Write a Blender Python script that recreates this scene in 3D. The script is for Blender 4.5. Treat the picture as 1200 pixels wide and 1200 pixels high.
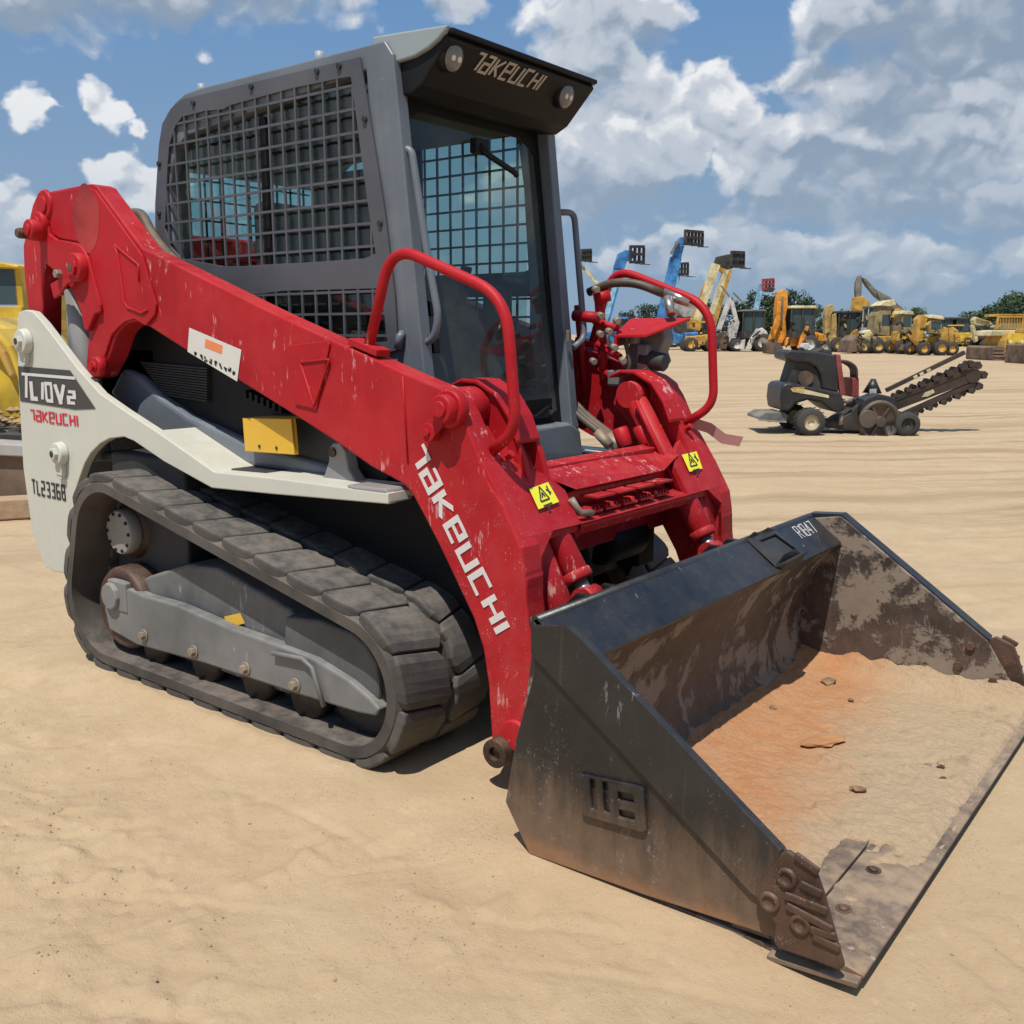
import bpy, bmesh, math, random
import numpy as np
from mathutils import Vector, Matrix
from mathutils.geometry import tessellate_polygon
random.seed(7)
R = math.radians
scene = bpy.context.scene
for o in list(bpy.data.objects): bpy.data.objects.remove(o)
C = scene.collection

# ------------------------------------------------------------------ camera
CAM = Vector((0.5483, -2.7945, 1.3402)); YAW, PITCH, ROLL, FPX = R(37.86), R(10.289), R(0.05), 1153.5
FW = Vector((-math.sin(YAW)*math.cos(PITCH), math.cos(YAW)*math.cos(PITCH), -math.sin(PITCH)))
RT = Vector((math.cos(YAW), math.sin(YAW), 0)); UP = RT.cross(FW)
RT, UP = RT*math.cos(ROLL)+UP*math.sin(ROLL), -RT*math.sin(ROLL)+UP*math.cos(ROLL)
cd = bpy.data.cameras.new('camera'); cam = bpy.data.objects.new('camera', cd); C.objects.link(cam)
cam.matrix_world = Matrix(((RT.x, UP.x, -FW.x, CAM.x), (RT.y, UP.y, -FW.y, CAM.y), (RT.z, UP.z, -FW.z, CAM.z), (0, 0, 0, 1)))
cd.sensor_fit = 'HORIZONTAL'; cd.sensor_width = 36; cd.lens = 36*FPX/1200; cd.clip_start = .05; cd.clip_end = 3000
scene.camera = cam

# ------------------------------------------------------------------ light, exposure
SUN = Vector((0.12, -0.40, 0.91)).normalized()          # direction towards the sun
SUN_EL = math.asin(SUN.z)
sl = bpy.data.lights.new('sun', 'SUN'); sl.energy = 4.8; sl.angle = R(.55); sl.color = (1, .95, .87)
so = bpy.data.objects.new('sun', sl); C.objects.link(so); so.rotation_euler = SUN.to_track_quat('Z', 'Y').to_euler()
so.location = (0, 0, 30)
scene.view_settings.view_transform = 'Standard'; scene.view_settings.look = 'None'
scene.view_settings.exposure = 0.0; scene.view_settings.gamma = 1; scene.view_settings.use_curve_mapping = False
scene.render.resolution_x = scene.render.resolution_y = 1024

# ------------------------------------------------------------------ node helper
class NT:
    def __init__(s, tree): s.t = tree; s.n = tree.nodes; s.l = tree.links
    def __call__(s, kind, ins=None, **props):
        nd = s.n.new(kind)
        for k, v in props.items(): setattr(nd, k, v)
        for k, v in (ins or {}).items():
            sk = nd.inputs[k]
            if isinstance(v, bpy.types.NodeSocket): s.l.new(v, sk)
            else: sk.default_value = v
        return nd
    def math(s, op, a, b=0.0, c=0.0, clamp=False):
        nd = s('ShaderNodeMath', {0: a, 1: b, 2: c}, operation=op, use_clamp=clamp); return nd.outputs[0]
    def mix(s, f, a, b):
        nd = s('ShaderNodeMix', {0: f, 6: a, 7: b}, data_type='RGBA'); return nd.outputs[2]
    def noise(s, vec, scale, detail=4, rough=.6, dist=0.0):
        nd = s('ShaderNodeTexNoise', {'Vector': vec, 'Scale': scale, 'Detail': detail, 'Roughness': rough, 'Distortion': dist}); return nd.outputs[0]
    def ramp(s, f, a, b, lo=0.0, hi=1.0):
        nd = s('ShaderNodeMapRange', {0: f, 1: a, 2: b, 3: lo, 4: hi}, interpolation_type='SMOOTHSTEP'); return nd.outputs[0]
    def vmul(s, vec, v3):
        nd = s('ShaderNodeVectorMath', {0: vec, 1: v3}, operation='MULTIPLY'); return nd.outputs[0]
def c4(c): return (c[0], c[1], c[2], 1.0)

# ------------------------------------------------------------------ sky: air colour, cumulus clouds
w = bpy.data.worlds.new('World'); scene.world = w; w.use_nodes = True
N = NT(w.node_tree); N.n.clear()
sky = N('ShaderNodeTexSky', sky_type='NISHITA', sun_disc=False, sun_elevation=SUN_EL, sun_rotation=math.atan2(SUN.x, SUN.y),
        air_density=1.0, dust_density=1.6, ozone_density=2.0, altitude=50)
geo = N('ShaderNodeTexCoord').outputs['Generated']
sep = N('ShaderNodeSeparateXYZ', {0: geo})
ex, ey, ez = sep.outputs
# azimuth measured about the zenith from the +Y axis, elevation above the horizon, both in radians
az = N.math('ARCTAN2', ex, ey); el = N.math('ARCSINE', ez)
ang = N('ShaderNodeCombineXYZ', {0: az, 1: N.math('MULTIPLY', el, 1.25), 2: 0.0}).outputs[0]
def n2(vec, scale, detail, rough): return N('ShaderNodeTexNoise', {'Vector': vec, 'Scale': scale, 'Detail': detail, 'Roughness': rough}, noise_dimensions='2D').outputs
warp = n2(ang, 14.0, 4, .6)['Color']
wv = N('ShaderNodeVectorMath', {0: warp, 1: (.5, .5, .5)}, operation='SUBTRACT').outputs[0]
wv = N('ShaderNodeVectorMath', {0: wv, 3: .05}, operation='SCALE').outputs[0]
angw = N('ShaderNodeVectorMath', {0: ang, 1: wv}, operation='ADD').outputs[0]
def vor(vec, sc): return N('ShaderNodeTexVoronoi', {'Vector': vec, 'Scale': sc}, feature='F1', voronoi_dimensions='2D').outputs['Distance']
def puff(vec):      # billows: rounded lobes of several sizes
    a = n2(vec, 10, 7, .54)[0]
    v1 = vor(vec, 19.0); v2 = vor(vec, 48.0)
    bl = N.math('ADD', N.math('MULTIPLY', v1, .45), N.math('MULTIPLY', v2, .22))
    return N.math('ADD', N.math('MULTIPLY', a, .75), N.math('SUBTRACT', .40, bl))
fb = puff(angw); fb2 = puff(N('ShaderNodeVectorMath', {0: angw, 1: (-.006, .018, 0)}, operation='ADD').outputs[0])
big = n2(ang, 2.1, 2, .5)[0]
def sky_dir(px, py):
    d = (FW*FPX+RT*(px-600)+UP*(600-py)).normalized(); return math.atan2(d.x, d.y), math.asin(d.z)
CLOUDS = [  # centre and half size of each cloud bank, weight, greyness of its base
 (60, -12, 150, 46, .95, .8), (190, 4, 110, 46, .8, .9), (300, -35, 110, 60, .75, .9), (285, 25, 20, 14, .5, .2), (36, 126, 22, 24, .74, .25), (52, 130, 20, 22, .74, .2), (104, 126, 26, 26, .78, .2), (120, 132, 22, 20, .76, .25), (162, 148, 12, 8, .55, .2),
 (236, 64, 18, 12, .55, .3), (150, 214, 48, 34, 1.1, .15), (8, 265, 34, 40, 1.0, .15), (20, 300, 40, 22, .7, .5), (530, 4, 46, 20, .7, .6),
 (705, 45, 80, 80, .95, .5), (765, 20, 42, 52, .9, .5), (725, 140, 100, 60, 1.05, .35), (790, 172, 50, 36, 1.1, .2), (700, 220, 120, 45, .9, 1.0),
 (846, 128, 50, 40, 1.1, .35), (985, 30, 52, 46, 1.0, .3), (965, 92, 56, 30, .9, .4), (1080, 30, 120, 60, 1.0, 1.15), (1190, 5, 90, 60, 1.0, 1.15), (1040, 110, 110, 45, 1.0, .8), (1165, 85, 50, 32, 1.1, .3),
 (885, 185, 64, 46, 1.05, .3), (965, 180, 80, 50, 1.05, .8), (1070, 180, 120, 60, 1.1, .8), (1175, 160, 80, 60, 1.1, .45), (930, 235, 100, 26, .95, 1.0), (1070, 240, 120, 30, 1.0, .9), (1170, 240, 70, 34, .9, .8),
 (848, 255, 26, 24, .95, .2), (870, 285, 90, 26, .9, .5), (1010, 296, 60, 26, .95, .3), (950, 318, 90, 22, .85, .6), (1095, 300, 90, 24, .9, .45), (1175, 300, 50, 30, .9, .3), (770, 300, 80, 22, .75, .5), (1090, 328, 130, 18, .7, .6), (400, 300, 120, 26, .6, .5)]
dens = None; grey = None
def cone(px, py, rx, ry, top):      # falls from 'top' at the centre to zero at the rim
    a0, e0 = sky_dir(px, py); sx, sy = rx*1.5/FPX/math.cos(e0), ry*1.5*1.25/FPX
    d = N('ShaderNodeVectorMath', {0: angw, 1: (1/sx, 1/sy, 0), 2: (-a0/sx, -e0*1.25/sy, 0)}, operation='MULTIPLY_ADD').outputs[0]
    ln = N('ShaderNodeVectorMath', {0: d}, operation='LENGTH').outputs['Value']
    return N.math('MULTIPLY_ADD', ln, -top*1.25, top*1.25)
for (px, py, rx, ry, wt, g) in CLOUDS:
    m = cone(px, py, rx, ry, wt); dens = m if dens is None else N.math('MAXIMUM', dens, m)
    if g >= .35: gg = cone(px, py+ry*.35, rx, ry*.85, g); grey = gg if grey is None else N.math('MAXIMUM', grey, gg)
dens = N.math('MINIMUM', N.math('MAXIMUM', dens, 0.0), 1.1); grey = N.math('MINIMUM', N.math('MAXIMUM', grey, 0.0), 1.0)
# the rest of the sky carries the same kind of broken cumulus
a0, e0 = sky_dir(600, 200)
off = N.ramp(N('ShaderNodeVectorMath', {0: N.vmul(N('ShaderNodeVectorMath', {0: ang, 1: (a0, e0*1.25, 0)}, operation='SUBTRACT').outputs[0], (1/.62, 1/.5, 0))}, operation='LENGTH').outputs['Value'], 1.0, 1.35)
rest = N.math('MULTIPLY', N.ramp(big, .48, .66), off)
dens = N.math('MAXIMUM', dens, rest); grey = N.math('MAXIMUM', grey, N.math('MULTIPLY', rest, .45))
den = N.math('ADD', dens, N.math('MULTIPLY', N.math('SUBTRACT', fb, .5), 1.15))
mask = N.ramp(den, N.math('MULTIPLY_ADD', grey, -.14, .33), N.math('MULTIPLY_ADD', grey, .30, .58))
lit = N.math('MULTIPLY', N.math('SUBTRACT', fb, fb2), N.math('MULTIPLY_ADD', grey, -1.4, 2.2))
rim = N.ramp(den, .95, .45)
shade = N.math('SUBTRACT', .80, N.math('MULTIPLY', N.math('POWER', grey, .7), 1.0))
shade = N.math('ADD', shade, N.math('ADD', lit, N.math('MULTIPLY', N.math('MULTIPLY', rim, N.ramp(grey, .55, .0)), .42)))
shade = N.math('ADD', shade, N.math('MULTIPLY', N.math('SUBTRACT', fb, .5), .30))
cloud_col = N.mix(N.ramp(shade, -.25, .42), (2.9, 3.75, 4.9, 1), (6.1, 6.6, 7.4, 1))
cloud_col = N.mix(N.ramp(shade, .42, .98), cloud_col, (9.6, 9.7, 9.8, 1))
air = N.mix(N.ramp(el, .0, .48), (2.85, 4.1, 5.7, 1), (1.02, 2.85, 6.05, 1))
skyc = N.mix(.93, sky.outputs[0], air)
haze_low = N.ramp(el, .24, .0)
cl = N.mix(N.math('MULTIPLY', haze_low, .72), cloud_col, (3.3, 4.4, 5.8, 1))
up = N.ramp(el, -.02, .02)
col = N.mix(N.math('MULTIPLY', N.math('MULTIPLY', mask, up), .95), skyc, cl)
bg = N('ShaderNodeBackground', {'Color': col, 'Strength': .092})
N.l.new(bg.outputs[0], N('ShaderNodeOutputWorld').inputs[0])

# ------------------------------------------------------------------ mesh helpers
def ray(px, py): return FW*FPX+RT*(px-600)+UP*(600-py)
def Y(y, pts):          # survey points of the photograph brought onto the vertical plane at y
    out = []
    for (a, b) in pts:
        d = ray(a, b); out.append(CAM+d*((y-CAM.y)/d.y))
    return out
def X(x, a, b): d = ray(a, b); return CAM+d*((x-CAM.x)/d.x)
def Z(z, a, b): d = ray(a, b); return CAM+d*((z-CAM.z)/d.z)
def XZ(y, pts): return [Vector((x, y, z)) for x, z in pts]

ORG = {}
def world_of(p): return ORG.get(p.name, Vector((0, 0, 0)))
def props(o, label=None, cat=None, group=None, kind=None):
    if label: o['label'] = label
    if cat: o['category'] = cat
    if group: o['group'] = group
    if kind: o['kind'] = kind
    return o
def empty(name, loc=(0, 0, 0), rz=0.0, **kw):
    o = bpy.data.objects.new(name, None); C.objects.link(o); o.location = loc; o.rotation_euler = (0, 0, rz); o.empty_display_size = .2
    ORG[o.name] = Vector(loc); return props(o, **kw)
class MB:
    def __init__(s): s.v = []; s.f = []; s.sm = []
    def add(s, vs, fs, smooth=False):
        k = len(s.v); s.v += [Vector(p) for p in vs]; s.f += [[i+k for i in f] for f in fs]; s.sm += [smooth]*len(fs); return s
    def prism(s, poly, vec, smooth=False):
        n = len(poly); vec = Vector(vec); a = [Vector(p) for p in poly]; b = [p+vec for p in a]
        fs = [list(range(n)), list(range(2*n-1, n-1, -1))]+[[i, i+n, (i+1) % n+n, (i+1) % n] for i in range(n)]
        return s.add(a+b, fs, smooth)
    def holed(s, outer, holes, vec):
        loops = [[Vector(p) for p in outer]]+[[Vector(p) for p in h] for h in holes]; vec = Vector(vec)
        flat = [p for l in loops for p in l]; n = len(flat)
        tri = tessellate_polygon(loops); fs = [list(t) for t in tri]+[[i+n for i in reversed(t)] for t in tri]
        k = 0
        for l in loops:
            m = len(l)
            for i in range(m): fs.append([k+i, k+(i+1) % m, k+(i+1) % m+n, k+i+n])
            k += m
        return s.add(flat+[p+vec for p in flat], fs)
    def box(s, c, d, rot=None):
        c = Vector(c); h = Vector(d)/2
        vs = [Vector((i*h.x, j*h.y, k*h.z)) for i in (-1, 1) for j in (-1, 1) for k in (-1, 1)]
        if rot is not None: vs = [rot @ v for v in vs]
        return s.add([v+c for v in vs], [(0, 1, 3, 2), (4, 6, 7, 5), (0, 4, 5, 1), (2, 3, 7, 6), (0, 2, 6, 4), (1, 5, 7, 3)])
    def bar(s, a, b, w, h, up=(0, 0, 1)):
        a = Vector(a); b = Vector(b); d = (b-a).normalized(); u = Vector(up); sd = d.cross(u)
        if sd.length < 1e-4: sd = d.cross(Vector((1, 0, 0)))
        sd.normalize(); u = sd.cross(d); sd *= w/2; u *= h/2
        return s.add([a-sd-u, a+sd-u, a+sd+u, a-sd+u, b-sd-u, b+sd-u, b+sd+u, b-sd+u],
                     [(0, 1, 2, 3), (7, 6, 5, 4), (0, 4, 5, 1), (1, 5, 6, 2), (2, 6, 7, 3), (3, 7, 4, 0)])
    def cyl(s, a, b, r, r2=None, n=20, smooth=True, chamfer=0.0):
        a = Vector(a); b = Vector(b); d = (b-a); L = d.length; d.normalize(); r2 = r if r2 is None else r2
        u = d.cross(Vector((0, 0, 1)))
        if u.length < 1e-3: u = d.cross(Vector((1, 0, 0)))
        u.normalize(); v = d.cross(u)
        rings = [(0, r), (L, r2)]
        if chamfer: rings = [(0, r-chamfer), (chamfer, r), (L-chamfer, r2), (L, r2-chamfer)]
        vs = []; fs = []
        for t, rr in rings:
            for i in range(n):
                an = 2*math.pi*i/n; vs.append(a+d*t+(u*math.cos(an)+v*math.sin(an))*rr)
        for k in range(len(rings)-1):
            for i in range(n): j = (i+1) % n; fs.append((k*n+i, (k+1)*n+i, (k+1)*n+j, k*n+j))
        s.add(vs, fs, smooth)
        m = (len(rings)-1)*n; base = len(s.v)-len(vs)
        s.f.append([base+i for i in range(n)]); s.sm.append(False)
        s.f.append([base+m+i for i in reversed(range(n))]); s.sm.append(False)
        return s
    def ringcyl(s, a, b, r, ri, n=24):      # a tube with a bore
        a = Vector(a); b = Vector(b); d = (b-a).normalized(); u = d.cross(Vector((0, 0, 1)))
        if u.length < 1e-3: u = d.cross(Vector((1, 0, 0)))
        u.normalize(); v = d.cross(u); vs = []
        for p, rr in ((a, r), (b, r), (b, ri), (a, ri)):
            for i in range(n): an = 2*math.pi*i/n; vs.append(p+(u*math.cos(an)+v*math.sin(an))*rr)
        fs = []
        for k in range(4):
            for i in range(n): j = (i+1) % n; fs.append((k*n+i, ((k+1) % 4)*n+i, ((k+1) % 4)*n+j, k*n+j))
        k = len(s.v); s.v += vs; s.f += [[q+k for q in f] for f in fs]; s.sm += [True]*n+[False]*n+[True]*n+[False]*n
        return s
    def tube(s, pts, r, n=10, closed=False):
        pts = [Vector(p) for p in pts]; m = len(pts); vs = []; up = None
        for i, p in enumerate(pts):
            a = pts[i-1] if i or closed else p; b = pts[(i+1) % m] if i < m-1 or closed else p
            d = (b-a).normalized()
            if up is None:
                up = d.cross(Vector((0, 0, 1)))
                if up.length < 1e-3: up = d.cross(Vector((0, 1, 0)))
            up = (up-d*up.dot(d)).normalized(); v = d.cross(up)
            rr = r[i] if isinstance(r, (list, tuple)) else r
            for k in range(n): an = 2*math.pi*k/n; vs.append(p+(up*math.cos(an)+v*math.sin(an))*rr)
        fs = []
        for i in range(m if closed else m-1):
            for k in range(n): j = (k+1) % n; q = (i+1) % m; fs.append((i*n+k, q*n+k, q*n+j, i*n+j))
        s.add(vs, fs, True)
        if not closed:
            b = len(s.v)-len(vs); s.f.append([b+k for k in reversed(range(n))]); s.f.append([b+(m-1)*n+k for k in range(n)]); s.sm += [False]*2
        return s
    def lathe(s, base, axis, prof, n=28, smooth=True):   # prof: (distance along axis, radius)
        a = Vector(base); d = Vector(axis).normalized(); u = d.cross(Vector((0, 0, 1)))
        if u.length < 1e-3: u = d.cross(Vector((1, 0, 0)))
        u.normalize(); v = d.cross(u); vs = []
        for t, rr in prof:
            for i in range(n): an = 2*math.pi*i/n; vs.append(a+d*t+(u*math.cos(an)+v*math.sin(an))*rr)
        fs = [(k*n+i, (k+1)*n+i, (k+1)*n+(i+1) % n, k*n+(i+1) % n) for k in range(len(prof)-1) for i in range(n)]
        s.add(vs, fs, smooth); return s
    def build(s, name, mat, parent=None, bevel=0.0, label=None, seg=2, **kw):
        off = world_of(parent) if parent else Vector((0, 0, 0))
        me = bpy.data.meshes.new(name); me.from_pydata([p-off for p in s.v], [], s.f); me.update()
        bm = bmesh.new(); bm.from_mesh(me); bmesh.ops.recalc_face_normals(bm, faces=bm.faces); bm.to_mesh(me); bm.free()
        me.polygons.foreach_set('use_smooth', s.sm)
        me.materials.append(mat); o = bpy.data.objects.new(name, me); C.objects.link(o)
        if parent: o.parent = parent; ORG[o.name] = off
        if bevel:
            b = o.modifiers.new('bevel', 'BEVEL'); b.width = bevel; b.segments = seg; b.limit_method = 'ANGLE'; b.angle_limit = R(35)
            b.harden_normals = False
        if label: o['label'] = label
        return props(o, **kw) if kw else o
def rounded(pts, r, n=5):       # round the inner corners of an open polyline
    pts = [Vector(p) for p in pts]; out = [pts[0]]
    for i in range(1, len(pts)-1):
        a, b, c = pts[i-1], pts[i], pts[i+1]; d1 = (a-b); d2 = (c-b); rr = min(r, d1.length*.45, d2.length*.45)
        p, q = b+d1.normalized()*rr, b+d2.normalized()*rr
        for k in range(n+1):
            t = k/n; out.append(p*(1-t)**2+b*2*t*(1-t)+q*t*t)
    return out+[pts[-1]]
def copy_tree(o, parent=None):
    c = o.copy(); C.objects.link(c)
    if parent: c.parent = parent
    for ch in list(o.children): copy_tree(ch, c)
    return c

# stroke lettering ---------------------------------------------------
GL = {'T': [[(0, 6), (2.6, 6), (2.6, 0)]], 't': [[(0, 6), (3.4, 6)], [(1.7, 5.4), (1.7, 0)]], 'a': [[(.3, 6), (3.2, 6), (3.2, 0), (0, 0), (0, 3.2), (2.6, 3.2)]], 'A': [[(0, 0), (1.6, 6), (3.2, 0)], [(.6, 2), (2.6, 2)]],
 'K': [[(0, 6), (0, 0)], [(3.3, 6), (.7, 3), (3.3, 0)]], 'e': [[(3.2, 0), (0, 0), (0, 6), (3.2, 6), (3.2, 3), (.6, 3)]],
 'U': [[(0, 6), (0, 0), (3.2, 0), (3.2, 6)]], 'C': [[(3.2, 6), (0, 6), (0, 0), (3.2, 0)]], 'H': [[(0, 6), (0, 0)], [(3.2, 6), (3.2, 0)], [(.5, 3.1), (2.7, 3.1)]],
 'I': [[(0, 6), (0, 0)]], 'L': [[(0, 6), (0, 0), (2.6, 0)]], '1': [[(0, 5.6), (1, 5.6), (1, 0)]], '0': [[(0, 0), (0, 6), (3, 6), (3, 0), (0, 0)]],
 'V': [[(0, 6), (1.7, 0), (3.4, 6)]], '2': [[(0, 6), (3, 6), (3, 3), (0, 3), (0, 0), (3, 0)]], '3': [[(0, 6), (3, 6), (3, 0), (0, 0)], [(.8, 3), (2.5, 3)]],
 '6': [[(3, 6), (0, 6), (0, 0), (3, 0), (3, 3), (.5, 3)]], 'B': [[(0, 0), (0, 6), (2.8, 6), (2.8, 3.2), (.5, 3.2)], [(2.9, 2.7), (2.9, 0), (.5, 0)]],
 'R': [[(0, 0), (0, 6), (2.8, 6), (2.8, 3), (.5, 3)], [(1.4, 2.6), (3, 0)]], '8': [[(0, 0), (0, 6), (3, 6), (3, 0), (0, 0)], [(.5, 3), (2.5, 3)]],
 '4': [[(2.2, 0), (2.2, 6), (0, 2), (3.2, 2)]], '7': [[(0, 6), (3, 6), (1.2, 0)]], 'W': [[(0, 6), (0, 0), (2, 0), (2, 6)], [(2.4, 0), (4, 0), (4, 6)]],
 '9': [[(0, 0), (3, 0), (3, 6), (0, 6), (0, 3), (2.5, 3)]], '/': [[(0, 0), (2, 6)]], '-': [[(0, 3), (2, 3)]], '5': [[(3, 6), (0, 6), (0, 3), (3, 3), (3, 0), (0, 0)]],
 'S': [[(3, 6), (0, 6), (0, 3), (3, 3), (3, 0), (0, 0)]], 'D': [[(0, 0), (0, 6), (2, 6), (3, 4.6), (3, 1.4), (2, 0), (0, 0)]], 'G': [[(3, 6), (0, 6), (0, 0), (3, 0), (3, 3), (1.6, 3)]], 'N': [[(0, 0), (0, 6), (3, 0), (3, 6)]], ' ': []}
GW = {'T': 2.6, 't': 3.4, '1': 1, 'I': 0, 'L': 2.6, 'V': 3.4, 'W': 4, ' ': 1.5, 'K': 3.3, '/': 2, '-': 2}
def lettering(mb, text, o, u, v, h, sw=.9, gap=1.5, thick=.001, shear=0.0, width=1.0, fit=None):
    """strokes of a word as thin raised film: o start of the baseline, u along it, v up, h cap height"""
    u = Vector(u).normalized(); v = Vector(v).normalized(); nrm = u.cross(v).normalized(); k = h/6; o = Vector(o)
    tot = sum(GW.get(ch, 3.2) for ch in text)+gap*(len(text)-1)
    kx = fit/tot if fit else k*width
    x = 0; q = 0
    for ch in text:
        for st in GL[ch]:
            n = len(st)
            for i in range(n-1):
                a = Vector(st[i]); b = Vector(st[i+1]); d = (b-a).normalized()
                a2 = a-d*(sw/2 if i > 0 else 0); b2 = b+d*(sw/2 if i < n-2 else 0); sd = Vector((-d.y, d.x))*sw/2
                q += 1; t = thick+.00012*(q % 5)
                P = [o+u*((x+p.x+shear*p.y)*kx)+v*(p.y*k) for p in (a2-sd, b2-sd, b2+sd, a2+sd)]
                mb.prism([p for p in P], nrm*t)
        x += GW.get(ch, 3.2)+gap
    return mb
# ------------------------------------------------------------------ materials
def new_mat(name):
    m = bpy.data.materials.new(name); m.use_nodes = True; n = NT(m.node_tree); n.n.clear()
    out = n('ShaderNodeOutputMaterial'); bs = n('ShaderNodeBsdfPrincipled'); n.l.new(bs.outputs[0], out.inputs[0]); return m, n, bs
def obvec(n): return n('ShaderNodeTexCoord').outputs['Object']
SAND = (.38, .265, .155)
def surf(name, col, rough=.45, metal=0.0, vary=.12, dust=.25, dust_col=SAND, chips=0.0, chip_col=(.75, .6, .58), streak=0.0, rust=0.0, rust_col=(.19, .075, .032),
         bump=.15, scale=1.0, low=None, coat=0.0, low_amt=1.0, wearlow=None, spec=.5, speck=0.0, rust_edge=False, mud=0.0, mud_col=(.27, .20, .135)):
    """painted or bare metal: tone drift, dust film, chips and vertical scratches, rust; 'low' = (z0, z1) band below which dirt gathers"""
    m, n, b = new_mat(name); v = obvec(n)
    big = n.noise(v, 2.2*scale, 4, .6); mid = n.noise(v, 14*scale, 5, .65); fine = n.noise(v, 90*scale, 3, .7)
    dark = tuple(x*(1-vary*1.6) for x in col); lite = tuple(min(1, x*(1+vary)) for x in col)
    c = n.mix(n.ramp(big, .3, .7), c4(dark), c4(lite))
    r = n.math('ADD', rough-.06, n.math('MULTIPLY', mid, .14))
    if low:
        z = n('ShaderNodeSeparateXYZ', {0: v}).outputs[2]; g = n.ramp(z, low[1], low[0])
    if wearlow:        # paint scoured off towards the bottom edge, in fine vertical scratches, down to brown oxide
        s_ = n.noise(n.vmul(v, (26, 26, 5)), 1.0, 7, .7); gg = n.ramp(z, low[1], low[0])
        k = n.ramp(n.math('ADD', n.math('MULTIPLY', gg, .95), n.math('MULTIPLY', n.math('SUBTRACT', n.math('ADD', n.math('MULTIPLY', s_, .6), n.math('MULTIPLY', big, .4)), .5), 1.5)), .25, 1.0)
        c = n.mix(n.math('MULTIPLY', k, .9), c, n.mix(mid, c4(tuple(x*.7 for x in wearlow)), c4(tuple(x*1.5 for x in wearlow)))); r = n.math('ADD', r, n.math('MULTIPLY', k, .2))
    if rust_edge:      # a band of fresh orange rust along the foot
        k = n.ramp(n.math('ADD', z, n.math('MULTIPLY', n.noise(v, 9, 6, .7), .10)), .125, .075); c = n.mix(n.math('MULTIPLY', k, .75), c, n.mix(mid, (.20, .085, .035, 1), (.38, .20, .10, 1)))
    if rust:
        k = n.math('ADD', n.math('MULTIPLY', n.noise(v, 5*scale, 8, .7), 1.0), (n.math('MULTIPLY', g, .34*low_amt) if low else 0.0))
        k = n.ramp(k, .72-rust*.35, .86-rust*.25)
        rc = n.mix(n.noise(v, 26*scale, 4), c4(tuple(x*.55 for x in rust_col)), c4(tuple(x*1.6 for x in rust_col)))
        c = n.mix(k, c, rc); r = n.math('ADD', r, n.math('MULTIPLY', k, .3))
    if chips:
        s = n.noise(n.vmul(v, (38*scale, 38*scale, 9*scale)), 1.0, 6, .72)
        s2 = n.noise(v, 3.3*scale, 3, .6)
        k = n.ramp(n.math('ADD', s, n.math('MULTIPLY', n.math('SUBTRACT', s2, .5), .55)), .72-chips*.12, .79-chips*.1)
        c = n.mix(n.math('MULTIPLY', k, .75), c, c4(chip_col)); r = n.math('ADD', r, n.math('MULTIPLY', k, .2))
    if speck:          # small bright nicks through the paint
        s_ = n.noise(v, 150*scale, 3, .6); s2 = n.noise(n.vmul(v, (30, 30, 16)), 1.0, 5, .7)
        k = n.ramp(n.math('ADD', s_, n.math('MULTIPLY', n.math('SUBTRACT', s2, .5), .8)), .70-speck*.07, .75-speck*.05); c = n.mix(n.math('MULTIPLY', k, n.math('MULTIPLY_ADD', g, .62, .10) if low else .7), c, c4(chip_col))
    if streak:
        s = n.noise(n.vmul(v, (46, 46, 2.2)), 1.0, 4, .6)
        k = n.ramp(s, .60, .78); c = n.mix(n.math('MULTIPLY', k, streak), c, c4(dust_col))
    if mud:            # dried mud clinging in torn patches
        s_ = n.math('ADD', n.math('MULTIPLY', n.noise(v, 4.2, 10, .66, .4), .72), n.math('MULTIPLY', n.noise(n.vmul(v, (20, 20, 12)), 1.0, 6, .7), .28))
        k = n.ramp(s_, .60-mud*.14, .64-mud*.12); c = n.mix(n.math('MULTIPLY', k, .9), c, n.mix(mid, c4(tuple(x*.7 for x in mud_col)), c4(tuple(x*1.2 for x in mud_col)))); r = n.math('ADD', r, n.math('MULTIPLY', k, .4)); mudk = k
    if dust:
        nz = n('ShaderNodeSeparateXYZ', {0: n('ShaderNodeNewGeometry').outputs['Normal']}).outputs[2]
        k = n.math('MULTIPLY', n.ramp(n.math('ADD', big, n.math('MULTIPLY', mid, .5)), .45, 1.05), dust)
        k = n.math('ADD', k, n.math('MULTIPLY', n.math('MULTIPLY', n.ramp(nz, .3, 1.0), dust), n.ramp(mid, .3, .65)))
        if low: k = n.math('ADD', k, n.math('MULTIPLY', n.math('MULTIPLY', g, n.ramp(mid, .35, .7)), dust*low_amt))
        k = n.math('MINIMUM', k, .92)
        c = n.mix(k, c, c4(dust_col)); r = n.math('ADD', r, n.math('MULTIPLY', k, .35))
    n.l.new(c, b.inputs['Base Color']); n.l.new(n.math('MINIMUM', r, 1.0), b.inputs['Roughness'])
    b.inputs['Metallic'].default_value = metal; b.inputs['Specular IOR Level'].default_value = spec
    if coat: b.inputs['Coat Weight'].default_value = coat; b.inputs['Coat Roughness'].default_value = .2
    if bump:
        h = n.math('ADD', n.math('MULTIPLY', mid, .6), n.math('MULTIPLY', fine, .4))
        if mud: h = n.math('ADD', h, n.math('MULTIPLY', mudk, 1.6))
        bp = n('ShaderNodeBump', {'Height': h, 'Strength': bump, 'Distance': .004}); n.l.new(bp.outputs[0], b.inputs['Normal'])
    return m
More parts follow.
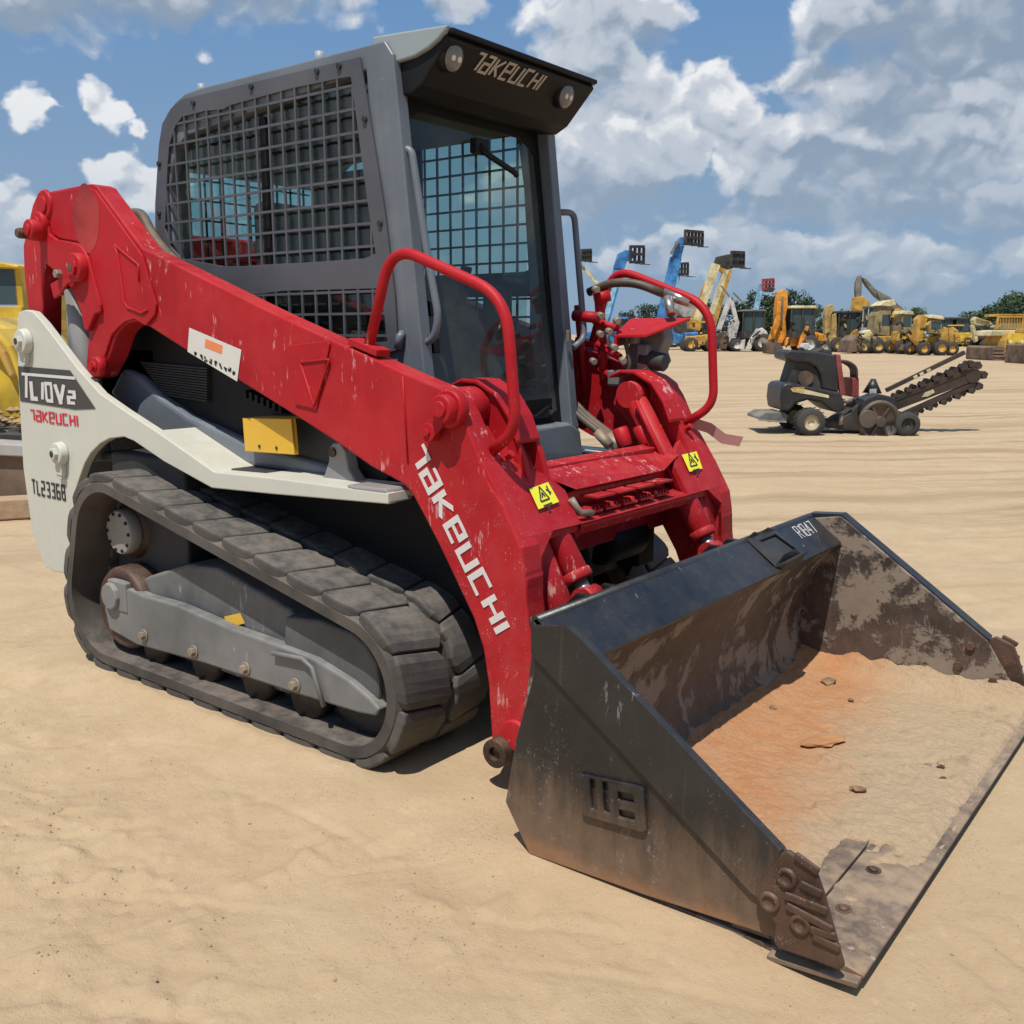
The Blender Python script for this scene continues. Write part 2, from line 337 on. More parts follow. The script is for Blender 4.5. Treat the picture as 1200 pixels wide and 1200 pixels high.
def plain(name, col, rough=.6, metal=0.0, bump=0.0, vary=.15, scale=20, emit=None):
    m, n, b = new_mat(name); v = obvec(n); q = n.noise(v, scale, 4)
    c = n.mix(q, c4(tuple(x*(1-vary) for x in col)), c4(tuple(min(1, x*(1+vary)) for x in col)))
    n.l.new(c, b.inputs['Base Color']); b.inputs['Roughness'].default_value = rough; b.inputs['Metallic'].default_value = metal
    if bump: bp = n('ShaderNodeBump', {'Height': q, 'Strength': bump, 'Distance': .005}); n.l.new(bp.outputs[0], b.inputs['Normal'])
    return m
def glass(name, tint, dirt=.15, dirt_sheen_col=(.35, .3, .22), low=None):
    m = bpy.data.materials.new(name); m.use_nodes = True; n = NT(m.node_tree); n.n.clear(); out = n('ShaderNodeOutputMaterial')
    v = obvec(n)
    tr = n('ShaderNodeBsdfTransparent', {0: c4(tint)}); gl = n('ShaderNodeBsdfGlossy', {0: (1, 1, 1, 1), 1: .03}); df = n('ShaderNodeBsdfDiffuse', {0: c4(dirt_sheen_col)})
    bf = n('ShaderNodeNewGeometry').outputs['Backfacing']; fr = n('ShaderNodeFresnel', {0: n.math('MULTIPLY_ADD', bf, 1/1.5-1.5, 1.5)})
    a = n('ShaderNodeMixShader', {0: n.math('MULTIPLY', fr.outputs[0], .9, clamp=True), 1: tr.outputs[0], 2: gl.outputs[0]})
    k = n.math('MULTIPLY', n.ramp(n.noise(v, 3, 7, .7), .35, .8), dirt)
    if low:
        z = n('ShaderNodeSeparateXYZ', {0: v}).outputs[2]; k = n.math('ADD', k, n.math('MULTIPLY', n.ramp(n.math('ADD', z, n.math('MULTIPLY', n.noise(v, 4, 4), .35)), low[1], low[0]), dirt))
    b = n('ShaderNodeMixShader', {0: k, 1: a.outputs[0], 2: df.outputs[0]}); n.l.new(b.outputs[0], out.inputs[0]); return m

M = {}
M['red'] = surf('red_paint', (.40, .007, .014), .5, spec=.22, speck=.1, vary=.10, dust=.03, dust_col=(.50, .30, .24), chips=.35, chip_col=(.62, .36, .34), low=(.25, 1.15), bump=.10, low_amt=.7)
M['red_worn'] = surf('worn_red_paint', (.40, .007, .014), .5, spec=.22, speck=.45, vary=.12, dust=.045, dust_col=(.55, .36, .30), chips=.8, chip_col=(.60, .34, .31), low=(.2, 1.2), bump=.14, low_amt=.8)
M['red_fade'] = surf('faded_red_paint', (.34, .022, .026), .6, spec=.3, vary=.3, dust=.10, bump=.1)
M['white'] = surf('white_paint', (.56, .57, .50), .42, vary=.05, dust=.26, dust_col=(.42, .36, .25), rust=.05, low=(.2, .9), bump=.07, low_amt=.5)
M['white_clean'] = surf('white_print', (.66, .64, .62), .5, vary=.05, dust=.18, bump=.05)
M['grey'] = surf('slate_grey_paint', (.125, .145, .170), .42, vary=.10, dust=.12, dust_col=(.30, .28, .26), bump=.10)
M['screen'] = surf('grey_screen_paint', (.066, .070, .083), .5, vary=.08, dust=.10, dust_col=(.30, .28, .26), bump=.06)
M['silver'] = surf('silver_paint', (.26, .31, .33), .45, vary=.06, dust=.2, dust_col=(.36, .34, .30), bump=.08)
M['black'] = surf('black_plastic', (.005, .0055, .007), .6, spec=.3, vary=.2, dust=.0, dust_col=(.16, .14, .12), bump=.15)
M['dark'] = surf('dark_chassis', (.016, .018, .022), .6, vary=.3, dust=.12, dust_col=(.12, .105, .085), bump=.3)
M['steel'] = surf('grey_steel', (.135, .142, .148), .5, metal=.1, vary=.14, dust=.30, dust_col=(.30, .27, .23), chips=.35, chip_col=(.42,.41,.38), rust=.10, rust_col=(.25, .10, .04), low=(.1, .4), bump=.2, low_amt=.5)
M['cyl_grey'] = surf('grey_cylinder_paint', (.22, .23, .23), .4, vary=.08, dust=.2, bump=.05)
M['chrome'] = surf('chrome_rod', (.38, .38, .37), .3, metal=.8, dust=.25, bump=0)
M['bucket'] = surf('black_bucket_paint', (.015, .016, .018), .36, speck=.45, vary=.3, dust=.07, dust_col=(.17, .125, .085), chips=.55, chip_col=(.22, .21, .20), rust=.0, low=(.0, .50), bump=.35, streak=.18, wearlow=(.150, .092, .056), rust_edge=True)
M['bucket_in'] = surf('scoured_bucket_inside', (.036, .027, .024), .5, speck=.6, vary=.35, dust=.15, dust_col=(.22, .16, .11), chips=.8, chip_col=(.24, .19, .15), low=(.05, .62), bump=.6, low_amt=.5, wearlow=(.085, .050, .036), mud=.72, mud_col=(.27, .215, .165))
M['edge'] = surf('worn_cutting_edge', (.14, .10, .08), .5, metal=.25, vary=.35, chips=.7, chip_col=(.45,.40,.34), dust=.45, dust_col=(.42, .30, .19), rust=.35, rust_col=(.28, .12, .055), bump=.3)
M['cast'] = surf('rusty_cast_steel', (.070, .036, .025), .5, metal=.2, vary=.4, speck=.4, chip_col=(.30,.24,.2), dust=.2, dust_col=(.24, .15, .10), rust=.4, rust_col=(.16, .07, .04), bump=.6, scale=1.6)
M['rubber'] = surf('dusty_rubber', (.047, .044, .041), .75, vary=.08, dust=.42, dust_col=(.18, .155, .13), bump=.5, scale=1.5)
M['rubber_side'] = surf('rubber_edge', (.042, .038, .035), .8, vary=.2, dust=.40, dust_col=(.19, .155, .125), bump=.5)
M['hose'] = surf('black_hose', (.02, .02, .02), .5, dust=.25, bump=.1)
M['fitting'] = surf('metal_fitting', (.27, .24, .20), .5, metal=.4, dust=.35, bump=.1)
M['yellow'] = surf('yellow_plate', (.72, .42, .02), .5, vary=.08, dust=.2, rust=.05, bump=.1)
M['decal_y'] = surf('yellow_sticker', (.80, .76, .03), .45, vary=.04, dust=.1, bump=0)
M['decal_w'] = surf('white_sticker', (.68, .67, .62), .5, vary=.05, dust=.25, bump=0)
M['print_k'] = plain('black_print', (.03, .03, .03), .6)
M['print_grey'] = plain('dark_grey_print', (.045, .046, .045), .5)
M['print_r'] = plain('red_print', (.55, .02, .05), .5)
M['print_o'] = plain('orange_print', (.75, .22, .08), .5)
M['glass_teal'] = glass('tinted_side_glass', (.78, .89, .86), .02)
M['glass_front'] = glass('door_glass', (.74, .80, .75), .16, dirt_sheen_col=(.30, .31, .28), low=(.95, 1.9))  # grey film, denser low down, imitates reflection and the visible interior
M['lens'] = plain('lamp_lens', (.16, .16, .16), .12, vary=.3, scale=60)
M['reflector'] = plain('lamp_reflector', (.55, .55, .55), .25, metal=.7)
M['seat'] = surf('black_seat_vinyl', (.028, .028, .030), .6, dust=.15, bump=.2)
M['cabin'] = surf('cabin_trim', (.016, .016, .018), .7, dust=.02, bump=.2)
M['sandcol'] = None
# ================================================================== the red track loader
M['roller'] = surf('oily_roller', (.022, .015, .014), .45, vary=.3, dust=.08, rust=.2)
M['casting'] = surf('grey_casting', (.085, .090, .096), .55, vary=.25, dust=.40, dust_col=(.26, .24, .21), chips=.6, chip_col=(.38,.37,.35), bump=.3)
M['dark_steel'] = surf('dark_casting', (.060, .063, .067), .6, vary=.2, dust=.25, dust_col=(.25, .23, .20), chips=.5, chip_col=(.3,.29,.27), bump=.3)
L = empty('compact_track_loader', (-2.35, 0, 0), label='large red and white track loader with grey cab and black bucket in the foreground', cat='track loader')
V = Vector
def mirror(pts): return [V((p[0], -p[1], p[2])) for p in pts]

# ---- tracks -------------------------------------------------------
def hull_loop(circs, n=220):      # outline of a belt round three wheels (x, z, r), evenly spaced points
    P = []
    for (x, z, r) in circs:
        for i in range(360): a = R(i); P.append((x+r*math.cos(a), z+r*math.sin(a)))
    P = sorted(set(P)); lo = []; up = []
    cr = lambda o, a, b: (a[0]-o[0])*(b[1]-o[1])-(a[1]-o[1])*(b[0]-o[0])
    for p in P:
        while len(lo) > 1 and cr(lo[-2], lo[-1], p) <= 0: lo.pop()
        lo.append(p)
    for p in reversed(P):
        while len(up) > 1 and cr(up[-2], up[-1], p) <= 0: up.pop()
        up.append(p)
    H = lo[:-1]+up[:-1]; H.append(H[0])
    D = [0]
    for a, b in zip(H, H[1:]): D.append(D[-1]+math.hypot(b[0]-a[0], b[1]-a[1]))
    T = D[-1]; out = []
    for i in range(n):
        s = T*i/n; k = max(j for j in range(len(D)) if D[j] <= s+1e-9); k = min(k, len(H)-2); f = (s-D[k])/max(1e-9, D[k+1]-D[k])
        out.append((H[k][0]+(H[k+1][0]-H[k][0])*f, H[k][1]+(H[k+1][1]-H[k][1])*f))
    return out, T
CIRC = [(-2.945, .535, .262), (-3.01, .305, .268), (-1.63, .272, .242)]
def grow(c, d): return [(x, z, r+d) for x, z, r in c]
OUT, TLEN = hull_loop(grow(CIRC, 0)); INN, _ = hull_loop(grow(CIRC, -.052))
def belt_frame(s):                # point and tangent at arc length s along the outside
    n = len(OUT); q = (s/TLEN*n) % n; i = int(q) % n; f = q-int(q); a = OUT[i]; b = OUT[(i+1) % n]; c = OUT[(i+3) % n]; z = OUT[i-2]
    p = V((a[0]+(b[0]-a[0])*f, 0, a[1]+(b[1]-a[1])*f)); t = V((c[0]-z[0], 0, c[1]-z[1])).normalized()
    return p, t, V((t.z, 0, -t.x))      # outward for a counter-clockwise loop
NL = 27
def lug(sgn, row, s0):
    """one tread block moulded on the belt: it bends with the belt where it wraps a wheel"""
    l = TLEN/NL; n = 7; h = .021; vs = []
    if row == 0: lo = [.640, .622, .630, .634, .628, .640, .655]; hi = [.822, .836, .840, .840, .840, .838, .830]
    else: lo = [.455, .443, .440, .440, .440, .444, .452]; hi = [.585, .604, .612, .606, .602, .612, .596]
    for i in range(n):
        f = i/(n-1); p, t, nr = belt_frame(s0+(f-.5)*l*(.96 if row == 0 else .95)); e = .008 if i in (0, n-1) else .005; hh = h*.72 if i in (0, n-1) else h
        skew = t*(.0 if row == 0 else 0)
        for y, k in ((lo[i], -.012), (lo[i], hh*.7), (lo[i]+e, hh), (hi[i]-e, hh), (hi[i], hh*.7), (hi[i], -.012)):
            q = p+nr*k+t*((.02 if y > (lo[i]+hi[i])/2 else -.01)*(1 if row == 0 else -1)); vs.append(V((q.x, sgn*y, q.z)))
    fs = [(i*6+j, i*6+j+1, (i+1)*6+j+1, (i+1)*6+j) for i in range(n-1) for j in range(5)]+[tuple(range(6)), tuple((n-1)*6+j for j in range(6))]
    return MB().add(vs, fs)
def make_track(sgn, full):
    yo, yi = sgn*.84, sgn*.44
    n = len(OUT); vs = []; ys = [yo, yo-sgn*.012, yi+sgn*.012, yi]
    mb = MB()
    rows = [(OUT, -.016, yo), (OUT, -.003, yo-sgn*.016), (OUT, -.003, yi+sgn*.016), (OUT, -.016, yi), (INN, 0, yi), (INN, 0, yo)]
    for (lp, ins, y) in rows:
        for i in range(n):
            a = lp[i]; b = lp[(i+1) % n]; t = V((b[0]-a[0], 0, b[1]-a[1])).normalized(); nr = V((t.z, 0, -t.x))
            vs.append(V((a[0], y, a[1]))+nr*ins)
    fs = [(k*n+i, ((k+1) % 6)*n+i, ((k+1) % 6)*n+(i+1) % n, k*n+(i+1) % n) for k in range(6) for i in range(n)]
    mb.add(vs, fs, True)
    tr = mb.build('rubber_track', M['rubber_side'], L, label='dusty rubber crawler track on the %s side' % ('near' if sgn < 0 else 'far'))
    e = tr.modifiers.new('edge', 'EDGE_SPLIT'); e.split_angle = R(38)
    for k in range(NL):
        for row in (0, 1):
            s = (k+.5*row+.15)*TLEN/NL
            if not full and belt_frame(s)[0].x < -2.2: continue
            lug(sgn, row, s).build('track_lug', M['rubber'], tr, bevel=.003, seg=1)
    # inner drive lugs, one moulded strip
    g = MB()
    for k in range(NL*2):
        p, t, nr = belt_frame(k*TLEN/NL/2); q = p-nr*.05
        rot = Matrix(((t.x, 0, nr.x), (0, 1, 0), (t.z, 0, nr.z)))
        g.box(V((q.x, sgn*.64, q.z)), (.04, .09, .05), rot)
    g.build('drive_lug', M['rubber_side'], tr, kind='stuff')
    return tr
make_track(-1, True); make_track(1, False)

def undercarriage(sgn):
    s = sgn; yo = s*.80
    fr = MB()
    # outer roller frame plate: a long tapering beam with a sloped top
    o = Y(-.80, [(141, 693), (150, 690), (166, 698), (205, 709), (268, 736), (330, 758), (367, 772), (410, 799), (432, 818), (444, 832), (440, 840), (420, 836), (345, 813), (240, 778), (160, 756), (128, 738), (122, 712), (127, 697)])
    o = [V((p.x, yo, p.z)) for p in o]
    fr.prism(o, (0, -s*.05, 0))
    f = fr.build('track_frame', M['steel'], L, bevel=.008, label='grey steel roller frame inside the %s track' % ('near' if s < 0 else 'far'))
    t = MB()      # sloped casting behind the plate
    nc = Y(-.77, [(335, 722), (377, 727), (413, 741), (430, 756), (442, 776), (446, 800), (445, 820), (440, 833), (400, 826), (345, 812), (333, 780)])
    nm_ = MB(); nm_.prism([V((p.x, s*.775, p.z)) for p in nc], (0, -s*.12, 0)); nm_.build('nose_cover', M['dark_steel'], f, bevel=.010)
    up = Y(-.72, [(150, 690), (180, 674), (225, 660), (262, 664), (345, 712), (372, 745), (378, 800), (345, 812), (160, 750)])
    t.prism([V((p.x, s*.745, p.z)) for p in up], (0, -s*.17, 0)); t.build('frame_casting', M['casting'], f, bevel=.012)
    r = MB(); r.tube([V((p.x, s*.812, p.z)) for p in Y(-.81, [(268, 770+2), (320, 765), (355, 772), (366, 782), (380, 828)])][1:], .008)
    r.build('frame_rib', M['steel'], f)
    for i, x in enumerate((-2.78, -2.46, -2.16, -1.90)):
        rl = MB(); rl.lathe((x, s*.765, .145), (0, -s, 0), [(0, .0), (0, .070), (.03, .080), (.05, .07), (.16, .07), (.18, .080), (.22, .075), (.22, 0)])
        ro = rl.build('bottom_roller', M['roller'], f); b = MB(); b.cyl((x, s*.80, .205), (x, s*.822, .205), .016, n=6, smooth=False).cyl((x, s*.80, .205), (x, s*.806, .205), .024)
        b.build('roller_bolt', M['fitting'], f, bevel=.002)
    idl = MB(); idl.lathe((-2.955, s*.79, .275), (0, -s, 0), [(.03, .0), (.03, .10), (.012, .125), (.0, .150), (.02, .165), (.10, .168), (.12, .15), (.13, .168), (.22, .165), (.24, .0)], n=36)
    idl.build('rear_idler', M['cast'], f)
    hub = MB(); hub.cyl((-2.985, s*.78, .325), (-2.985, s*.822, .325), .062, .054, n=10, smooth=False).box((-2.95, s*.785, .33), (.13, .04, .12)); hub.build('idler_hub', M['steel'], f, bevel=.006)
    idl = MB(); idl.lathe((-1.63, s*.76, .272), (0, -s, 0), [(0, .0), (0, .10), (.015, .16), (.02, .195), (.20, .195), (.22, .0)])
    idl.build('front_idler', M['dark'], f)
    # drive sprocket with teeth and its grey motor cover
    c = Y(-.74, [(139, 624)])[0]; c.y = 0; sp = MB(); pts = []
    for k in range(13):
        for a, rr in ((0, .165), (.22, .215), (.42, .215), (.62, .165)):
            an = 2*math.pi*(k+a)/13; pts.append(V((c.x+rr*math.cos(an), s*.60, c.z+rr*math.sin(an))))
    sp.prism(pts, (0, s*.035, 0)).lathe((c.x, s*.695, c.z), (0, -s, 0), [(0, 0), (0, .085), (.02, .115), (.08, .125), (.09, .15), (.2, .15)])
    for k in range(9):
        an = 2*math.pi*k/9; sp.cyl((c.x+.135*math.cos(an), s*.635, c.z+.135*math.sin(an)), (c.x+.135*math.cos(an), s*.655, c.z+.135*math.sin(an)), .013, n=6, smooth=False)
    sp.build('drive_sprocket', M['cast'], f)
    mc = MB(); mc.cyl((c.x, s*.69, c.z), (c.x, s*.742, c.z), .092, .088, n=28, chamfer=.005)
    m0 = mc.build('motor_cover', M['cyl_grey'], f)
    cb = MB()
    for k in range(10): an = 2*math.pi*k/10; cb.cyl((c.x+.075*math.cos(an), s*.741, c.z+.075*math.sin(an)), (c.x+.075*math.cos(an), s*.748, c.z+.075*math.sin(an)), .007, n=6)
    cb.build('cover_bolts', M['black'], f, kind='stuff')
    dk = MB(); dk.box((-2.22, s*.796, .345), (.085, .012, .05)); 
    tg = MB(); q = Y(-.75, [(265, 722), (283, 718), (288, 730), (270, 735)]); tg.prism([V((p.x, s*.755, p.z)) for p in q], (0, s*.004, 0)); tg.build('yellow_tag', M['yellow'], f)
undercarriage(-1); undercarriage(1)

# ---- chassis ------------------------------------------------------
ch = MB()
ch.prism(XZ(-.42, [(-3.45, .42), (-3.2, .30), (-1.75, .30), (-1.42, .44), (-1.36, .70), (-1.42, .86), (-1.7, .88), (-2.4, .92), (-3.3, .95), (-3.5, .8)]), (0, .84, 0))
ch.box((-2.42, 0, .84), (1.7, 1.30, .04))
ch.box((-2.9, -.545, .62), (.5, .26, .5)).box((-2.9, .545, .62), (.5, .26, .5))
ch.build('lower_chassis', M['dark'], L, bevel=.012)
bp = MB(); bp.box((-1.41, 0, .56), (.02, .60, .22)); bp.cyl((-1.33, .12, .60), (-1.33, .36, .60), .085, n=20, chamfer=.01).box((-1.36, -.05, .53), (.07, .16, .22)).tube(rounded([(-1.33, -.10, .70), (-1.29, -.02, .62), (-1.30, .02, .48)], .06), .016)
bp.box((-1.35, .42, .62), (.10, .12, .30)).box((-1.36, -.36, .60), (.10, .16, .34)).box((-1.40, 0, .70), (.06, 1.0, .16)); bp.build('front_hydraulics', M['black'], L, bevel=.006)
# side panel (white), with the arch over the track
side = [(20, 374), (22, 366), (29, 363), (38, 365), (50, 378), (91, 432), (117, 461), (144, 480), (181, 504), (251, 553), (317, 560), (455, 578), (455, 591), (317, 579), (248, 572), (192, 541), (157, 517), (145, 512), (128, 514), (117, 520), (106, 531), (99, 543), (94, 557), (88, 575), (83, 620), (78, 672), (64, 670), (53, 664), (43, 640), (37, 620), (27, 547), (21, 440)]
for s in (-1, 1):
    pts = [V((p.x, s*.72, p.z)) for p in Y(-.72, side)]
    m = MB(); m.prism(pts, (0, -s*.035, 0)); pn = m.build('side_panel', M['white'], L, bevel=.004, label='white rear side panel arching over the %s track' % ('near' if s < 0 else 'far'))
    # ledge: top surface running inward behind the arch
    led = MB(); a = [V((p.x, s*.7195, p.z)) for p in Y(-.72, [(181, 504.8), (251, 553.6), (317, 560.6), (455, 578.6)])]
    led.add(a+[p+V((0, -s*.19, 0)) for p in a]+[p+V((0, 0, -.02)) for p in a]+[p+V((0, -s*.19, -.02)) for p in a],
            [(0, 1, 5, 4), (1, 2, 6, 5), (2, 3, 7, 6), (8, 9, 13, 12), (9, 10, 14, 13), (10, 11, 15, 14), (4, 5, 13, 12), (5, 6, 14, 13), (6, 7, 15, 14), (3, 7, 15, 11), (0, 4, 12, 8)])
    led.build('fender_ledge', M['white'], pn)
    aw = MB()        # dark inner liner of the arch
    aw.prism([V((x, s*.47, z)) for x, z in [(-3.72, .40), (-3.72, 1.05), (-3.30, 1.05), (-2.95, 1.0), (-2.75, .96), (-2.45, .85), (-1.36, .85), (-1.30, .60), (-1.40, .40)]], (0, -s*.02, 0))
    aw.build('arch_liner', M['black'], pn)
    if s < 0:
        k = MB(); q = Y(-.7215, [(21, 429), (82, 434), (112, 479), (88, 480), (24, 470)]); k.prism(q, (0, -.0008, 0)); bd = k.build('model_band', M['print_grey'], pn)
        u = (Y(-.722, [(92, 459)])[0]-Y(-.722, [(26, 451)])[0]); 
        p0 = Y(-.7232, [(25.5, 466.5)])[0]; p1 = Y(-.7232, [(91, 472)])[0]
        t = MB(); vv = V((0, 0, 1)); hh = (Y(-.7232, [(26, 440)])[0].z-p0.z)
        def lt(ch, x0, x1, y0, y1, sw):
            a_ = Y(-.7232, [(x0, y0)])[0]; b_ = Y(-.7232, [(x1, y0+(x1-x0)*.09)])[0]; c_ = Y(-.7232, [(x0, y1)])[0]
            lettering(t, ch, a_, V((1, 0, 0)), vv, c_.z-a_.z, sw=sw, fit=b_.x-a_.x)
        lt('L', 38.0, 44.5, 467, 447, 1.5); lt('1', 47.5, 50, 468, 448, 1.3) if False else None
        lt('0', 55, 62, 469.5, 449.5, 1.2); lt('V', 66, 76.5, 471, 450.5, 1.2); lt('2', 81, 88.5, 472, 459, 1.6)
        for x_, y_, yt in ((31, 466, 440), (50, 468, 448)):
            a_ = Y(-.7232, [(x_, y_)])[0]; c_ = Y(-.7232, [(x_, yt)])[0]; t.prism([a_+V((-.011, 0, 0)), a_+V((.011, 0, 0)), c_+V((.011, 0, 0)), c_+V((-.011, 0, 0))], (0, -.001, 0))
        a_ = Y(-.7234, [(25.5, 440.5)])[0]; 
        bb = Y(-.7232, [(25.5, 436.5), (88, 441.5)]); t.prism([bb[0], bb[1], bb[1]+V((0, 0, -.012)), bb[0]+V((0, 0, -.012))], (0, -.0014, 0))
        t.build('model_lettering', M['white_clean'], pn)
        p0 = Y(-.7215, [(36.5, 492)])[0]; p1 = Y(-.7215, [(91, 499.5)])[0]; t = MB()
        lettering(t, 'TaKeUCHI', p0, p1-p0, vv, Y(-.7215, [(36.5, 480.5)])[0].z-p0.z, sw=1.0, gap=1.8, fit=(p1-p0).length); t.build('maker_lettering', M['print_r'], pn)
        p0 = Y(-.7215, [(38.5, 578)])[0]; p1 = Y(-.7215, [(77, 586)])[0]; t = MB()
        lettering(t, 'tL2336B', p0, p1-p0, vv, Y(-.7215, [(38.5, 562.5)])[0].z-p0.z, sw=1.0, gap=2.0, fit=(p1-p0).length); t.build('number_lettering', M['print_k'], pn)
        for (a, b, c) in (((32, 400), (32, 422), .055), ((74, 531), (75, 556), .05)):
            pa = Y(-.72, [a])[0]; pb = Y(-.72, [b])[0]; m = MB()
            m.cyl(pa, pa+V((0, -.035, 0)), c, c*.92, n=20, chamfer=.004).cyl(pb, pb+V((0, -.02, 0)), c*.42, n=14).cyl(pa+V((0, -.03, 0)), pa+V((0, -.05, 0)), .026, n=6, smooth=False)
            dd = pb-pa; m.bar(pa+V((0, -.012, 0)), pb+V((0, -.012, 0)), .05, .024, up=(0, 1, 0))
            bs = m.build('pin_boss', M['white'], pn, bevel=.002); h = MB(); h.cyl(pa+V((0, -.0505, 0)), pa+V((0, -.052, 0)), .014, n=10); h.build('pin_bore', M['print_k'], pn)

# engine cowl between panel and arm
for s in (-1, 1):
    m = MB(); m.prism([V((p.x, s*.50, p.z)) for p in Y(-.50, [(120, 400), (150, 370), (440, 440), (470, 560), (455, 575), (300, 545), (200, 510), (130, 470)])], (0, -s*.08, 0))
    cw = m.build('engine_cowl', M['black'], L, bevel=.01)
    g = MB()
    a = Y(-.515, [(165, 425), (243, 432)]); b = Y(-.515, [(190, 462), (243, 470)])
    for k in range(13):
        f = k/12; p = a[0].lerp(b[0], f); q = a[1].lerp(b[1], f); g.bar((p.x, s*.508, p.z), (q.x, s*.508, q.z), .018, .007)
    g.build('cowl_louvre', M['dark'], cw, kind='stuff')
    if s < 0:
        t = MB(); t.prism(Y(-.545, [(142, 432), (160, 440), (187, 465), (219, 487), (283, 516), (390, 548), (392, 562), (330, 552), (240, 540), (181, 503), (140, 478), (128, 460)]), (0, .06, 0))
        t.build('cowl_flare', M['grey'], cw, bevel=.02, seg=3)
        t = MB(); t.prism(Y(-.52, [(300, 545), (345, 480), (430, 500), (455, 560), (440, 575)]), (0, .03, 0)); t.build('cowl_rear_panel', M['dark'], cw, bevel=.006)
        st = MB(); p0 = Y(-.545, [(284, 462)])[0]; p1 = Y(-.545, [(325, 480)])[0]
        g2 = MB(); 
        for k in range(7):
            p = p0.lerp(p1, k/6); g2.box((p.x, -.52, p.z), (.016, .03, .03))
        g2.build('hood_louvre', M['black'], cw, kind='stuff')
    else:
        t = MB(); t.prism([V((p.x, .485, p.z)) for p in Y(-.545, [(142, 432), (187, 465), (283, 516), (390, 548), (330, 552), (181, 503), (140, 478)])], (0, .06, 0)); t.build('cowl_flare', M['grey'], cw, bevel=.015)
# yellow battery isolator plate and the grey arm stop
yb = MB(); q = Y(-.60, [(284, 490), (341, 491), (345, 533), (287, 529)]); yb.prism(q, (0, .012, 0)); q2 = Y(-.60, [(306, 488), (352, 491), (341, 491), (284, 490)])
yb.add(q[:2]+[q[1]+V((.03, .10, 0.005)), q[0]+V((.03, .10, .005))], [(0, 1, 2, 3)]); yb.add([q[1], q[2], q[2]+V((0, .02, 0)), q[1]+V((0, .02, 0))], [(0, 1, 2, 3)])
yp = yb.build('lock_bracket', M['yellow'], L, bevel=.002)
for a in ((304, 523), (324, 525)): p = Y(-.6015, [a])[0]; m = MB(); m.cyl(p, p+V((0, -.002, 0)), .006, n=10); m.build('bracket_hole', M['print_k'], yp)
st = MB(); q = Y(-.60, [(385, 540), (385, 525), (390, 519), (398, 519), (404, 528), (408, 550), (418, 566), (370, 566), (380, 556)]); st.prism(q, (0, .05, 0))
q = Y(-.64, [(370, 563), (452, 570), (458, 590), (432, 588)]); st.prism([V((p.x, -.719, p.z)) for p in Y(-.719, [(404, 568.5), (452, 573), (457, 590), (432, 588.5)])], (0, .10, 0))
so_ = st.build('arm_rest_stop', M['cyl_grey'], L, bevel=.006); p = Y(-.601, [(390, 530)])[0]; m = MB(); m.cyl(p, p+V((0, -.006, 0)), .016, n=14); m.build('stop_hole', M['cast'], so_)

# ---- lift arms ----------------------------------------------------
ARM = [(49, 227), (60, 224), (100, 216), (107, 215.5), (113, 218), (117, 224), (167, 291), (320, 367), (420, 413), (480, 440), (518, 456), (530, 466), (542, 487), (565, 545), (572, 566), (589, 592), (611, 643), (615, 672), (617, 709), (623, 755), (625, 785), (622, 810), (617, 827), (609, 853), (606, 880), (600, 892), (590, 899), (580, 894), (577, 880), (575, 850), (572, 800), (566, 760), (555, 725), (535, 682), (515, 640), (497, 605), (482, 577), (472, 567), (435, 547), (400, 522), (360, 496), (280, 446), (222, 413), (176, 383.5), (160, 376), (149, 379), (141, 386), (136, 393), (128, 418), (116, 441), (109, 444), (103, 438), (101, 425), (104, 388), (100, 365), (92, 345), (85, 333), (75, 322), (62, 312), (56, 306), (52, 310), (50, 340), (50, 400), (38, 398), (33, 362), (28, 320), (27, 288), (33, 262), (38, 240), (42, 231)]
LOW = [p for p in ARM]
